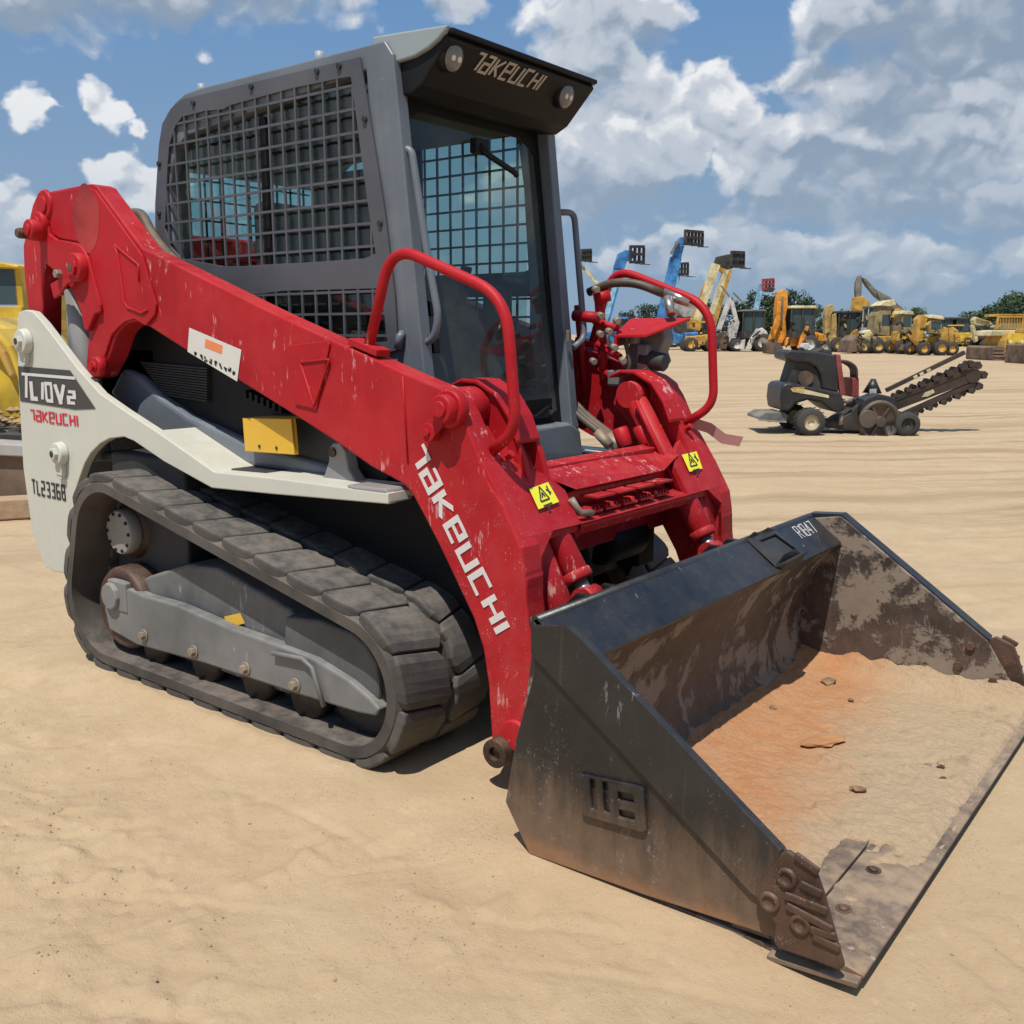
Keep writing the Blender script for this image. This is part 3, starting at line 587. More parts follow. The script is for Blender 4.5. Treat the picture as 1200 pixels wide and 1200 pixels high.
def arm(s):
    pts = [V((p.x, s*.66, p.z)) for p in Y(-.66, ARM)]
    m = MB(); m.prism(pts, (0, -s*.085, 0))
    a = m.build('lift_arm', M['red_worn'] , L, bevel=.006, label='%s red lift arm with bent front leg' % ('near' if s < 0 else 'far'))
    # thicker lower leg: inner box behind the face, bevelled front corner
    lg = Y(-.66, [(530, 500), (555, 545), (572, 575), (589, 602), (603, 643), (607, 709), (612, 785), (600, 850), (590, 860), (585, 850), (582, 800), (576, 760), (565, 725), (545, 682), (525, 640), (505, 600), (495, 560), (500, 500)])
    m = MB(); m.prism([V((p.x, s*.576, p.z)) for p in lg], (0, -s*.075, 0)); m.build('arm_inner_box', M['red_worn'], a, bevel=.006)
    # raised tower plate
    tp = Y(-.66, [(60, 226), (106, 218.5), (114, 223), (165, 294), (169, 300), (185.5, 357), (184, 369), (173, 382), (160, 374), (149, 377), (139, 386), (133, 393), (124, 420), (124, 366), (109, 303), (102, 289), (94, 283.5), (72, 279.5), (64, 274), (61, 262)])
    m = MB(); m.prism([V((p.x, s*.66, p.z)) for p in tp], (0, s*.010, 0)); tpo = m.build('tower_plate', M['red'], a, bevel=.004)
    hk = Y(-.66, [(61, 262), (63, 275), (71, 281), (94, 285), (101, 290), (108, 303), (123, 357), (123, 366), (116, 368), (108, 388), (104, 386), (100, 365), (92, 345), (85, 333), (75, 322), (62, 312), (55, 304), (51, 285), (52, 262)])
    m = MB(); m.prism([V((p.x, s*.66, p.z)) for p in hk], (0, s*.020, 0)); m.build('hook_plate', M['red'], a, bevel=.005)
    m = MB(); m.tube([V((p.x, s*.672, p.z)) for p in Y(-.672, [(134, 287), (138, 297), (145, 353), (149, 360), (166, 367), (173, 363)])], .005, n=6).tube([V((p.x, s*.672, p.z)) for p in Y(-.672, [(134, 287), (162, 310), (163, 330)])], .005, n=6)
    m.build('weld_bead', M['red'], a)
    m = MB(); T = lambda l: [V((p.x, s*.661, p.z)) for p in Y(-.661, l)]
    m.prism(T([(335, 410), (338, 404.5), (385, 399), (388, 403), (372, 480), (347, 474)]), (0, s*.006, 0)); m.build('stiffener_plate', M['red'], a, bevel=.003)
    m = MB(); tri = [V((p.x, s*.668, p.z)) for p in Y(-.668, [(352, 425), (386, 421), (368, 476), (352, 425)])]; m.tube(rounded(tri, .01), .0045, n=6)
    m.build('stiffener_slot_weld', M['red'], a)
    m = MB(); m.tube([V((p.x, s*.6615, p.z)) for p in Y(-.6615, [(472, 441), (474, 480), (478, 543)])], .003, n=6).build('butt_weld', M['red'], a)
    # tower pins
    def pin(px, r, out, name='arm_pin', mat='red', y=.66, fx=True):
        p = Y(-(y+out), [px])[0]; p = V((p.x, s*y, p.z)); q = p+V((0, s*out, 0)); m = MB(); m.cyl(p, q, r, r*.95, n=24, chamfer=.005)
        m.cyl(q-V((0, s*.004, 0)), q+V((0, s*.008, 0)), r*.55, n=20, chamfer=.003); return m, p, q, name, mat
    for px, r, out in (((50, 240), .062, .02), ((43, 262), .050, .04), ((32, 269), .044, .08)):
        m, p, q, n_, mt = pin(px, r, out); m.build('pivot_boss', M['red'], a)
    p = Y(-.76, [(22, 273)])[0]; m = MB(); m.cyl((p.x, s*.67, p.z), (p.x, s*.76, p.z), .024, n=6, smooth=False).cyl((p.x, s*.74, p.z), (p.x, s*.77, p.z), .018, n=12); m.build('pivot_bolt', M['cast'], a, bevel=.003)
    m, p, q, _, _ = pin((85, 313), .058, .055); m.cyl(q, q+V((0, s*.012, 0)), .034, n=6, smooth=False); b = m.build('pivot_boss', M['red'], a)
    k = MB(); k.cyl(q+V((0, s*.012, 0)), q+V((0, s*.0135, 0)), .016, n=10); k.build('pin_bore', M['cast'], b)
    m = MB(); p = Y(-.70, [(85, 316), (72, 327), (62, 333), (66, 350), (73, 345), (82, 332), (90, 330)]); m.prism([V((v.x, s*.700, v.z)) for v in p], (0, s*.012, 0)); m.build('pin_keeper', M['red'], a, bevel=.003)
    pk = Y(-.71, [(71, 321)])[0]; m = MB(); m.cyl((pk.x, s*.71, pk.z), (pk.x, s*.735, pk.z), .018, n=6, smooth=False); m.build('keeper_bolt', M['fitting'], a, bevel=.003)
    m, p, q, _, _ = pin((110, 430), .042, .035); m.cyl(q, q+V((0, s*.02, 0)), .02, n=6, smooth=False); m.build('pivot_boss', M['red'], a)
    # knee pin with its keeper plate
    m, p, q, _, _ = pin((515, 480), .044 if s < 0 else .034, .060 if s < 0 else .02); m.cyl(p-V((0, s*.01, 0)), p+V((0, s*.03, 0)), .056 if s < 0 else .036, n=28, chamfer=.006); b = m.build('knee_pin', M['red'], a)
    m = MB(); p2 = Y(-.70, [(500, 507)])[0]; p1 = V((p.x, s*.69, p.z)); p2 = V((p2.x, s*.69, p2.z)); m.bar(p1, p2, .010, .056, up=(0, 1, 0)); m.v = [V(v) for v in m.v]
    m = MB(); m.bar(p1, p2, .05, .012, up=(0, s, 0)).cyl(p2+V((0, -s*.02, 0)), p2+V((0, s*.009, 0)), .028, n=20).cyl(p2, p2+V((0, s*.016, 0)), .013, n=6, smooth=False)
    m.build('pin_keeper', M['red'], a, bevel=.002)
    # knee hub reaching inward
    m = MB(); pc = Y(-.66, [(515, 480)])[0]; m.cyl((pc.x, s*.575, pc.z), (pc.x, s*.47, pc.z), .062, n=26, chamfer=.006); m.build('knee_hub', M['red'], a)
    # inner ear plates with rounded tops beside the cylinder
    for yy in ((.50, .41) if s < 0 else (.50,)):
        m = MB(); ear = [(-1.48, 1.13), (-1.455, 1.172), (-1.42, 1.188), (-1.37, 1.185), (-1.325, 1.168), (-1.285, 1.14), (-1.255, 1.10), (-1.235, 1.06), (-1.195, .98), (-1.17, .90), (-1.24, .86), (-1.40, .98), (-1.50, 1.07)]
        m.prism([V((x, s*yy, z)) for x, z in ear], (0, -s*.022, 0)); m.build('knee_plate', M['red'], a, bevel=.004)
    m = MB()    # curved guard over the ears
    gp = [(-1.47, 1.185), (-1.42, 1.205), (-1.36, 1.203), (-1.285, 1.165), (-1.235, 1.10), (-1.205, 1.03)]
    m.add([V((x, s*.515, z)) for x, z in gp]+[V((x, s*.40, z)) for x, z in gp]+[V((x-.004, s*.515, z-.012)) for x, z in gp]+[V((x-.004, s*.40, z-.012)) for x, z in gp],
          [(i, i+1, i+7, i+6) for i in range(5)]+[(i+12, i+13, i+19, i+18) for i in range(5)]+[(i, i+1, i+13, i+12) for i in range(5)]+[(i+6, i+7, i+19, i+18) for i in range(5)]+[(0, 6, 18, 12), (5, 11, 23, 17)])
    m.build('knee_guard', M['red'], a, bevel=.003)
    # lower pin
    pc = Y(-.66, [(590, 878)])[0]; m = MB(); m.ringcyl((pc.x, s*.655, pc.z), (pc.x, s*.705, pc.z), .043, .020).cyl((pc.x, s*.66, pc.z), (pc.x, s*.69, pc.z), .0199, n=14); m.build('bucket_pin', M['cast'], a, bevel=.003)
    pc = Y(-.66, [(601, 866)])[0]; m = MB(); m.cyl((pc.x+.01, s*.672, pc.z+.015), (pc.x+.01, s*.60, pc.z+.015), .047, n=24, chamfer=.005); m.build('bucket_bushing', M['red'], a)
    return a
A1 = arm(-1); A2 = arm(1)
# markings on the near arm
q = Y(-.6612, [(222, 384), (283, 410), (278, 447), (220, 412)]); m = MB(); m.prism(q, (0, -.001, 0)); dc = m.build('instruction_decal', M['decal_w'], A1)
q = Y(-.6624, [(241, 397), (261, 405), (260, 415), (240, 407)]); m = MB(); m.prism(q, (0, -.0006, 0)); m.build('decal_heading', M['print_o'], dc)
m = MB(); rr = random.Random(4)
for k in range(9):
    a = (227+k*5.6, 411+k*2.7); 
    for j in range(3):
        b = (a[0]+rr.uniform(0, 3), a[1]+rr.uniform(0, 5)); p = Y(-.6625, [b])[0]; m.prism([p, p+V((.012, 0, -.004)), p+V((.012, 0, -.012)), p+V((.003, 0, -.010))], (0, -.0006, 0))
m.build('decal_pictograms', M['print_k'], dc)
p0 = Y(-.6615, [(481, 532)])[0]; p1 = Y(-.6615, [(580, 740)])[0]; u = (p1-p0).normalized(); vv = V((-u.z, 0, u.x)); 
h = abs((Y(-.6615, [(507, 527)])[0]-p0).dot(vv)); m = MB()
lettering(m, 'TaKeUCHI', p0, u, vv, .060, sw=1.15, gap=1.8, fit=(p1-p0).length); m.build('maker_lettering', M['white_clean'], A1)
m = MB(); 
pr = [(-3.17+.02*math.cos(R(t)), 0) for t in (0,)]
cc = Y(-.6712, [(101, 256)])[0]; cc.y = -.6702
m.prism([cc+V((.095*math.cos(R(t))*(1+.05*math.sin(5*R(t))), 0, .125*math.sin(R(t))*(1+.06*math.cos(4*R(t))))) for t in range(0, 360, 10)], (0, -.0008, 0)); m.build('faded_patch', M['red_fade'], A1)

# front cross plate joining both legs
cp = MB(); LEGS = []; WINGS = []
PR = [(-1.225, .985), (-1.144, .866), (-1.092, .772), (-1.062, .66), (-1.062, .59), (-1.044, .48), (-1.036, .435), (-1.052, .31)]
def strip(mb, prof, y0, y1, th=.022):
    n = len(prof); vs = [V((x, y0, z)) for x, z in prof]+[V((x, y1, z)) for x, z in prof]+[V((x-th, y0, z-.006)) for x, z in prof]+[V((x-th, y1, z-.006)) for x, z in prof]
    fs = [(i, i+1, n+i+1, n+i) for i in range(n-1)]+[(2*n+i, 2*n+i+1, 3*n+i+1, 3*n+i) for i in range(n-1)]+[(i, i+1, 2*n+i+1, 2*n+i) for i in range(n-1)]+[(n+i, n+i+1, 3*n+i+1, 3*n+i) for i in range(n-1)]+[(0, n, 3*n, 2*n), (n-1, 2*n-1, 4*n-1, 3*n-1)]
    return mb.add(vs, fs)
for s in (-1, 1):
    lgm = MB(); strip(lgm, PR[2:], s*.655, s*.575); LEGS.append(lgm)
    pa = [(-1.225, .985), (-1.144, .866), (-1.092, .772)]
    # label wing plate from the arm inwards, slanted inner edge
    o3 = [V((-1.222, s*.655, .982)), V((-1.215, s*.52, .968)), V((-1.178, s*.39, .915)), V((-1.148, s*.345, .868)), V((-1.088, s*.345, .770)), V((-1.088, s*.49, .772)), V((-1.070, s*.572, .71)), V((-1.066, s*.578, .655)), V((-1.062, s*.655, .655)), V((-1.092, s*.655, .774)), V((-1.146, s*.655, .868))]
    cp = MB(); cp.add([p for p in o3]+[p+V((-.02, 0, -.012)) for p in o3], [(0, 1, 10), (1, 2, 3, 10), (3, 4, 5, 9, 10), (5, 6, 7, 8, 9), (11, 12, 21), (12, 13, 14, 21), (14, 15, 16, 20, 21), (16, 17, 18, 19, 20)]+[(i, (i+1) % 11, (i+1) % 11+11, i+11) for i in range(11)])
    WINGS.append(cp)

m = MB(); m.prism([V((-1.10, -.60, .775)), V((-1.10, .60, .775)), V((-1.30, .60, .80)), V((-1.30, -.60, .80))], (0, 0, -.03)); m.prism([V((-1.24, -.57, .93)), V((-1.24, .57, .93)), V((-1.26, .57, .62)), V((-1.26, -.57, .62))], (-.02, 0, 0))
cpo = m.build('cross_member', M['red_worn'], L, bevel=.003)
for q_ in WINGS: q_.build('wing_plate', M['red_worn'], cpo, bevel=.003)
for q_ in LEGS: q_.build('leg_front_plate', M['red_worn'], cpo, bevel=.003)
m = MB()      # tray between the wings: shelf, recess, lip
m.add([V((-1.30, -.40, .935)), V((-1.30, .40, .935)), V((-1.165, .40, .905)), V((-1.14, .25, .866)), V((-1.14, -.30, .866)), V((-1.175, -.40, .908))], [(0, 1, 2, 3, 4, 5)])
m.add([V((-1.14, -.30, .866)), V((-1.14, .25, .866)), V((-1.19, .25, .845)), V((-1.19, -.30, .845))], [(0, 1, 2, 3)])
m.add([V((-1.19, -.345, .86)), V((-1.19, .345, .86)), V((-1.19, .345, .775)), V((-1.19, -.345, .775))], [(0, 1, 2, 3)])
m.build('step_shelf', M['red_worn'], cpo)
m = MB(); m.prism([V((-1.09, -.344, .772)), V((-1.09, .344, .772)), V((-1.20, .344, .782)), V((-1.20, -.344, .782))], (0, 0, -.014))
m.prism([V((-1.087, -.344, .772)), V((-1.087, .344, .772)), V((-1.10, .344, .735)), V((-1.10, -.344, .735))], (-.012, 0, 0)); m.build('step_lip', M['red_worn'], cpo)
for k in range(5):
    y = -.235+k*.108; m = MB(); 
    for j in range(4): m.prism([V((-1.115, y-.04+j*.021, .787)), V((-1.115, y-.04+j*.021+.017, .787)), V((-1.118, y-.04+j*.021+.0085, .806))], (-.05, 0, 0))
    m.box((-1.14, y, .790), (.06, .09, .008)); m.build('grip_tread', M['red_worn'], cpo)
m = MB()
for k in range(4):
    y = -.20+k*.125; m.box((-1.125, y, .838), (.07, .10, .006))
m.build('tread_strip', M['red_worn'], cpo)
m = MB(); m.tube([(-1.120, -.355, .845), (-1.105, -.33, .80), (-1.10, -.27, .792)], .011); m.build('hose_clamp', M['fitting'], cpo)
for s, px in ((-1, [(620, 573), (642, 565), (655, 588), (631, 597)]), (1, [(799, 533), (816, 529), (823, 549), (808, 553)])):
    nrm = V((-1.144+1.222, 0, .866-.982)).cross(V((0, 1, 0))).normalized()
    p0 = V((-1.144, 0, .868))
    if nrm.x < 0: nrm = -nrm
    out = []
    for (a, b) in px: d = ray(a, b); t = (p0+nrm*.004-CAM).dot(nrm)/d.dot(nrm); out.append(CAM+d*t)
    m = MB(); m.prism(out, nrm*.001); dk = m.build('warning_decal', M['decal_y'], cpo)
    ce = sum(out, V((0, 0, 0)))/4; uu = (out[1]-out[0]).normalized(); v2 = (out[0]-out[3]).normalized(); w_ = (out[1]-out[0]).length; m = MB()
    P = lambda x, y: ce+uu*x*w_*.5+v2*y*w_*.5+nrm*.0022
    for a, b in (((-.55, -.3), (-.1, .6)), ((-.1, .6), (.35, -.3)), ((.35, -.3), (-.55, -.3)), ((-.25, -.1), (-.1, .2)), ((-.1, .2), (.05, -.1)), ((.4, .3), (.75, .0)), ((.6, .5), (.6, -.1)), ((-.5, -.6), (.4, -.6)), ((-.2, -.8), (.1, -.75))):
        m.bar(P(*a), P(*b), w_*.05, .001, up=nrm)
    m.build('decal_print', M['print_k'], dk)

# ---- tilt cylinders ----------------------------------------------
for s in (-1, 1):
    m = MB(); a = V((-1.378, s*.425, 1.115)); b = V((-1.02, s*.405, .56)); d = (b-a).normalized(); mid = a+d*.60
    m.cyl(a+d*.03, mid, .042, n=24, chamfer=.005).cyl(a+V((0, -.04, 0)), a+V((0, .04, 0)), .05, n=20).cyl(mid-d*.03, mid, .048, n=24, chamfer=.004)
    cy = m.build('tilt_cylinder', M['red_worn'], L); r = MB(); r.cyl(mid, b, .024, n=16); r.build('cylinder_rod', M['chrome'], cy)
    e = MB(); e.cyl(b+V((0, -.035, 0)), b+V((0, .035, 0)), .04, n=18); e.build('rod_eye', M['red_worn'], cy)
    g = MB(); pipe = [a+V((.05, -s*.06, -.02)), a+d*.14+V((.03, -s*.055, -.0)), a+d*.46+V((.03, -s*.055, 0))]; g.tube(pipe, .010, n=8); g.build('cylinder_pipe', M['red'], cy)
# near visible lower guard tube beside the bucket
for s in (-1, 1): m = MB(); m.cyl(V((-1.17, s*.505, .76)), V((-1.045, s*.46, .44)), .048, n=24, chamfer=.004); m.build('cylinder_guard', M['red_worn'], cpo)
# lift cylinders (grey) inside the tower
for s in (-1, 1):
    m = MB(); t = Y(-.61, [(91, 345)])[0]; b = Y(-.61, [(108, 470)])[0]; m.cyl((t.x, s*.612, t.z+.02), (b.x+.03, s*.612, b.z-.25), .050, n=26, chamfer=.006).cyl((t.x-.03, s*.56, t.z-.04), (t.x-.03, s*.56, t.z-.30), .016)
    cy = m.build('lift_cylinder', M['cyl_grey'], L); g = MB(); g.tube([(t.x-.045, s*.625, t.z-.02), (t.x-.05, s*.63, t.z-.2), (t.x-.02, s*.62, t.z-.4)], .012); g.build('cylinder_pipe', M['cyl_grey'], cy)
m = MB(); m.box((-3.52, 0, 1.25), (.28, 1.0, .56)).box((-3.3, 0, 1.1), (.5, 1.0, .40)); m.build('engine_door', M['dark'], L, bevel=.03)
m = MB(); m.box((-3.57, 0, 1.72), (.08, 1.14, .14)).box((-3.66, 0, 1.55), (.06, 1.14, .10)); m.build('rear_cross_tube', M['red'], L, bevel=.02)

# ---- handrails ----------------------------------------------------
for s in (-1, 1):
    pts = [(-1.70, s*.628, 1.30), (-1.615, s*.618, 1.53), (-1.53, s*.618, 1.592), (-1.19, s*.618, 1.425), (-1.165, s*.60, 1.10), (-1.27, s*.598, 1.00)]
    pts = [V((-1.70, s*.628, 1.29)), V((-1.60, s*.618, 1.60)), V((-1.165, s*.618, 1.44)), V((-1.135, s*.610, 1.075)), V((-1.245, s*.588, 1.0))]
    m = MB(); m.tube(rounded(pts, .11, 8), .0165, n=14); hr = m.build('handrail', M['red'], L, label='%s red tubular handrail on the lift arm' % ('near' if s < 0 else 'far'))
    m = MB(); m.box((-1.70, s*.625, 1.298), (.13, .06, .022), Matrix.Rotation(R(16), 3, 'Y')); m.build('rail_foot', M['red'], hr, bevel=.003)
    m = MB(); m.box((-1.235, s*.56, .985), (.10, .10, .012), Matrix.Rotation(R(55), 3, 'Y')).cyl((-1.215, s*.55, .985), (-1.195, s*.55, .998), .013, n=6, smooth=False); m.build('rail_bracket', M['red'], hr, bevel=.002)
m = MB(); q = [V((-1.215, .60, 1.005)), V((-1.165, .64, .985)), V((-1.12, .67, .945)), V((-1.06, .70, .935))]
vs = []
for p in q: vs += [p+V((.008, 0, .018)), p+V((-.008, 0, -.02))]
m.add(vs, [(0, 1, 3, 2), (2, 3, 5, 4), (4, 5, 7, 6)]); m.add([v+V((0, .0015, 0)) for v in vs], [(0, 1, 3, 2), (2, 3, 5, 4), (4, 5, 7, 6)]); m.build('paper_tag', surf('pink_tag_paper', (.50, .24, .22), .7, dust=.2), L)
# ---- cab ----------------------------------------------------------
CY = .43
def fx(z): return -1.752+(2.1-z)*.115      # front face slopes forward towards the floor
roofp = [(181, 300), (181, 240), (185, 175), (189, 148), (196, 132), (205, 120), (216, 110), (235, 103)]
rp = [V((p.x, 0, p.z)) for p in Y(-CY, roofp)]
top0 = rp[-1]; 
prof = [(rp[0].x, 1.0)]+[(p.x, p.z) for p in rp]+[(-1.80, 2.245), (-1.765, 2.20), (fx(2.1), 2.10), (fx(.98), .98), (fx(.86)-.02, .86), (-2.2, .86), (-3.0, .95)]
HOLE = [(-2.97, 1.12), (-3.0, 1.9), (-2.95, 2.04), (-2.87, 2.085), (-1.885, 2.17), (-1.82, 1.30), (-1.80, 1.12)]
cabs = []
for s in (-1, 1):
    cab = MB(); cabs.append(cab); cab.holed([V((x, s*CY, z)) for x, z in prof], [[V((x, s*CY, z)) for x, z in HOLE]], (0, -s*.05, 0))
hm = MB(); hm.box((-1.86, 0, 2.14), (.10, .755, .10)); cabo = hm.build('cab_frame', M['grey'], L, bevel=.006, label='slate grey cab frame')
for q_ in cabs: q_.build('side_frame', M['grey'], cabo, bevel=.012, seg=3)
m = MB()     # roof skin follows the profile, rounded edge
tp = [(p.x, p.z) for p in rp[2:]]+[(-1.80, 2.245)]
n = len(tp); rows = []
for yy, dz, dx in ((-.415, -.012, 0), (-.40, .004, .004), (-.37, .014, .008), (0, .022, .01), (.37, .014, .008), (.40, .004, .004), (.415, -.012, 0)): rows.append([V((x+dx*(-1 if k < 3 else 0), yy, z+dz)) for k, (x, z) in enumerate(tp)])
vs = [p for r_ in rows for p in r_]; m.add(vs, [(a*n+i, a*n+i+1, (a+1)*n+i+1, (a+1)*n+i) for a in range(6) for i in range(n-1)], True)
m.build('roof', M['silver'], cabo)
for px in ((226, 100), (364, 62)):
    p = Y(-.40, [px])[0]; m = MB(); m.cyl((p.x, -.36, p.z-.03), (p.x, -.36, p.z+.012), .016, n=12); m.build('roof_bolt', M['silver'], cabo)
for s in (-1, 1):        # rounded front pillars between side and door
    m = MB(); z0, z1 = .90, 2.14; q = []
    sec = [(.0, .431), (.030, .431), (.055, .424), (.066, .410), (.068, .392), (.0, .392)]
    for z in (z0, z1):
        for dx, yy in sec: q.append(V((fx(z)-.10+dx+.02*(1 if z > 2 else 0), s*yy, z)))
    m.add(q, [(i, (i+1) % 6, (i+1) % 6+6, i+6) for i in range(6)]+[(0, 1, 2, 3, 4, 5), (6, 7, 8, 9, 10, 11)]); m.build('front_pillar', M['grey'], cabo, bevel=.008)
m = MB(); m.prism([V((fx(.86)+.012, -.428, .862)), V((fx(.98)+.03, -.40, .97)), V((fx(1.0)+.01, -.35, 1.0)), V((fx(1.0)+.01, .35, 1.0)), V((fx(.98)+.03, .40, .97)), V((fx(.86)+.012, .428, .862))], (-.09, 0, 0)); m.build('door_sill', M['grey'], cabo, bevel=.012)
m = MB(); m.box((-3.03, 0, 1.05), (.05, .8, .2)).box((-3.03, 0, 2.05), (.05, .8, .14)).box((-3.03, -.38, 1.55), (.05, .08, .9)).box((-3.03, .38, 1.55), (.05, .08, .9)); m.build('rear_header', M['grey'], cabo, bevel=.006)
m = MB(); m.box((-3.03, 0, 1.56), (.008, .68, .86)); m.build('rear_window', M['glass_teal'], cabo)
for k in range(9):
    m = MB(); m.box((-3.06, -.30+k*.075, 1.56), (.006, .007, .86)); m.build('rear_guard_bar', M['screen'], cabo)
for k in range(11):
    m = MB(); m.box((-3.066, 0, 1.16+k*.08), (.006, .68, .007)); m.build('rear_guard_bar', M['screen'], cabo)

# side screens: flat plate with a square mesh window
PO = [(186, 170), (190, 145), (200, 127), (212, 117), (230, 112), (421, 66.5), (430, 120), (450, 245), (462, 345), (466, 410), (430, 420), (300, 372), (205, 330), (184, 285), (182, 240)]
PH = [(193, 268), (196, 195), (198, 170), (205, 148), (213, 137), (240, 130), (262, 128), (269, 123.5), (340, 104), (402, 91), (411, 90), (431, 240), (440, 297), (427, 303), (355, 308), (330, 309), (280, 312), (262, 312), (212, 303), (200, 290)]
PH2 = [(298, 345), (330, 341), (443, 338), (449, 360), (454, 400), (436, 402), (400, 396), (300, 352)]
def inside(p, poly):
    c = False; n = len(poly)
    for i in range(n):
        a, b = poly[i], poly[(i+1) % n]
        if (a[1] > p[1]) != (b[1] > p[1]) and p[0] < (b[0]-a[0])*(p[1]-a[1])/(b[1]-a[1])+a[0]: c = not c
    return c
for s in (-1, 1):
    yy = s*.442
    F_ = lambda L_: [V((p.x, yy, p.z)) for p in Y(-.442, L_)]
    m = MB(); m.holed(F_(PO), [F_(PH), F_(PH2)], (0, -s*.008, 0)); sc = m.build('side_screen', M['screen'], L, bevel=.002, label='%s grey steel mesh side screen of the cab' % ('near' if s < 0 else 'far'))
    for H in (PH, PH2):
        h2 = [(p.x, p.z) for p in F_(H)]; x0, x1 = min(a for a, b in h2), max(a for a, b in h2); z0, z1 = min(b for a, b in h2), max(b for a, b in h2)
        def clip(fixed, ax):
            ts = []; n = len(h2)
            for i in range(n):
                a, b = h2[i], h2[(i+1) % n]; c0, c1 = a[ax], b[ax]
                if (c0 > fixed) != (c1 > fixed): f = (fixed-c0)/(c1-c0); ts.append(a[1-ax]+(b[1-ax]-a[1-ax])*f)
            return sorted(ts)
        x = -2.935-.0712*3
        while x < x1:
            ts = clip(x, 0)
            if len(ts) >= 2 and ts[-1]-ts[0] > .03: m = MB(); m.box((x, yy-s*.004, (ts[0]+ts[-1])/2), (.0085, .0070, ts[-1]-ts[0]+.004)); m.build('mesh_bar', M['screen'], sc)
            x += .0712
        z = 1.26
        while z < z1:
            ts = clip(z, 1)
            if z > z0 and len(ts) >= 2 and ts[-1]-ts[0] > .03: m = MB(); m.box(((ts[0]+ts[-1])/2, yy-s*.0044, z), (ts[-1]-ts[0]+.004, .0068, .0085)); m.build('mesh_bar', M['screen'], sc)
            z += .0725
    for k, px in enumerate([(227, 121), (295, 102), (372, 84), (398, 78), (428, 140), (446, 262), (187, 192), (187, 250)]):
        p = F_([px])[0]; m = MB(); m.cyl(p, p+V((0, s*.008, 0)), .010, n=8); m.build('screen_bolt', M['dark'], sc)
    m = MB(); m.box((-2.42, s*.395, 1.64), (1.12, .006, 1.0)); m.build('side_window', M['glass_teal'], cabo)
    m = MB(); m.box((-2.44, s*.405, 1.62), (.035, .012, .96)); m.build('window_divider', M['black'], cabo)

# door glass with black border
def door_pt(y, z, d=0): return V((fx(z)-.052+d, y, z))
m = MB(); m.add([door_pt(-.388, 1.0), door_pt(.388, 1.0), door_pt(.388, 2.12), door_pt(-.388, 2.12)], [(0, 1, 2, 3)]); do = m.build('door_glass', M['glass_front'], cabo)
m = MB(); ring_o = [door_pt(-.390, .99, .004), door_pt(.390, .99, .004), door_pt(.390, 2.13, .004), door_pt(-.390, 2.13, .004)]
ri = [door_pt(-.362, 1.04, .004), door_pt(-.29, 1.02, .004), door_pt(.29, 1.02, .004), door_pt(.358, 1.05, .004), door_pt(.358, 2.0, .004), door_pt(.28, 2.055, .004), door_pt(-.28, 2.055, .004), door_pt(-.362, 2.0, .004)]
m.holed(ring_o, [ri], (-.012, 0, 0)); m.build('door_seal', M['black'], cabo, bevel=.003)
m = MB(); m.tube(rounded([door_pt(-.01, 2.0, .02), door_pt(.0, 1.96, .045), door_pt(.16, 1.915, .045), door_pt(.19, 1.91, .03)], .02), .011); m.box(door_pt(.0, 1.985, .02), (.03, .07, .05)); m.build('wiper', M['black'], cabo, bevel=.003)
m = MB(); m.box(door_pt(.20, 1.075, .02), (.03, .17, .045)).tube([door_pt(.10, 1.06, .03), door_pt(.16, 1.03, .04), door_pt(.28, 1.07, .03)], .008); m.build('door_latch', M['black'], cabo, bevel=.004)
for (py, z) in ((-.335, 1.42), (-.335, 1.30)):
    m = MB(); m.box(door_pt(py, z, .02), (.03, .03, .05)); m.build('door_hinge', M['black'], cabo, bevel=.004)
m = MB(); m.box(door_pt(.37, 1.33, .075), (.012, .012, .045)); m.build('door_catch', M['fitting'], cabo, bevel=.002)
# grab handles
for s in (-1, 1):
    sx = .06 if s < 0 else .0
    if s < 0: hp = Y(-.41, [(463, 177)])+Y(-.36, [(484, 178)])+[X(-1.53, 492, 240), X(-1.50, 500, 300), X(-1.50, 512, 352), X(-1.51, 512, 392)]+Y(-.40, [(489, 404)])
    else: hp = []
    hp = Y(-.415, [(464, 177)])+Y(-.40, [(482, 174), (501, 300), (514, 372)])+Y(-.40, [(508, 399), (489, 404)])
    if s > 0: hp = [V((fx(1.8)-.02, .43, 1.80)), V((fx(1.8)+.01, .50, 1.805)), V((fx(1.3)+.01, .50, 1.32)), V((fx(1.27)-.0, .43, 1.285))]
    m = MB(); m.tube(rounded(hp, .05, 6), .0125, n=12); m.build('grab_handle', M['grey'], cabo)
m = MB(); m.tube([V((fx(1.26)-.085, -.434, 1.34)), V((fx(1.26)-.085, -.446, 1.33)), V((fx(1.26)-.095, -.446, 1.29))], .014); m.build('tie_hook', M['grey'], cabo)

# visor with lamps
vis = MB(); vp = [(-1.83, 2.24), (-1.57, 2.238), (-1.552, 2.220), (-1.672, 2.100), (-1.72, 2.078), (-1.83, 2.088)]
vis.prism([V((x, -.40, z)) for x, z in vp], (0, .80, 0)); vo = vis.build('visor', M['black'], L, bevel=.008, label='black cab visor with two work lamps')
m = MB(); cp_ = [(-1.87, 2.272), (-1.70, 2.262), (-1.55, 2.252), (-1.557, 2.238), (-1.59, 2.216), (-1.63, 2.198), (-1.69, 2.183), (-1.77, 2.178), (-1.86, 2.180)]
m.prism([V((x, -.415, z)) for x, z in cp_], (0, .024, 0)).prism([V((x, .415, z)) for x, z in cp_], (0, -.024, 0)).prism([V((-1.865, -.3905, 2.2710)), V((-1.57, -.3905, 2.2530)), V((-1.57, .3905, 2.2530)), V((-1.865, .3905, 2.2710))], (0, 0, -.012))
m.build('visor_cap', M['silver'], vo, bevel=.006)
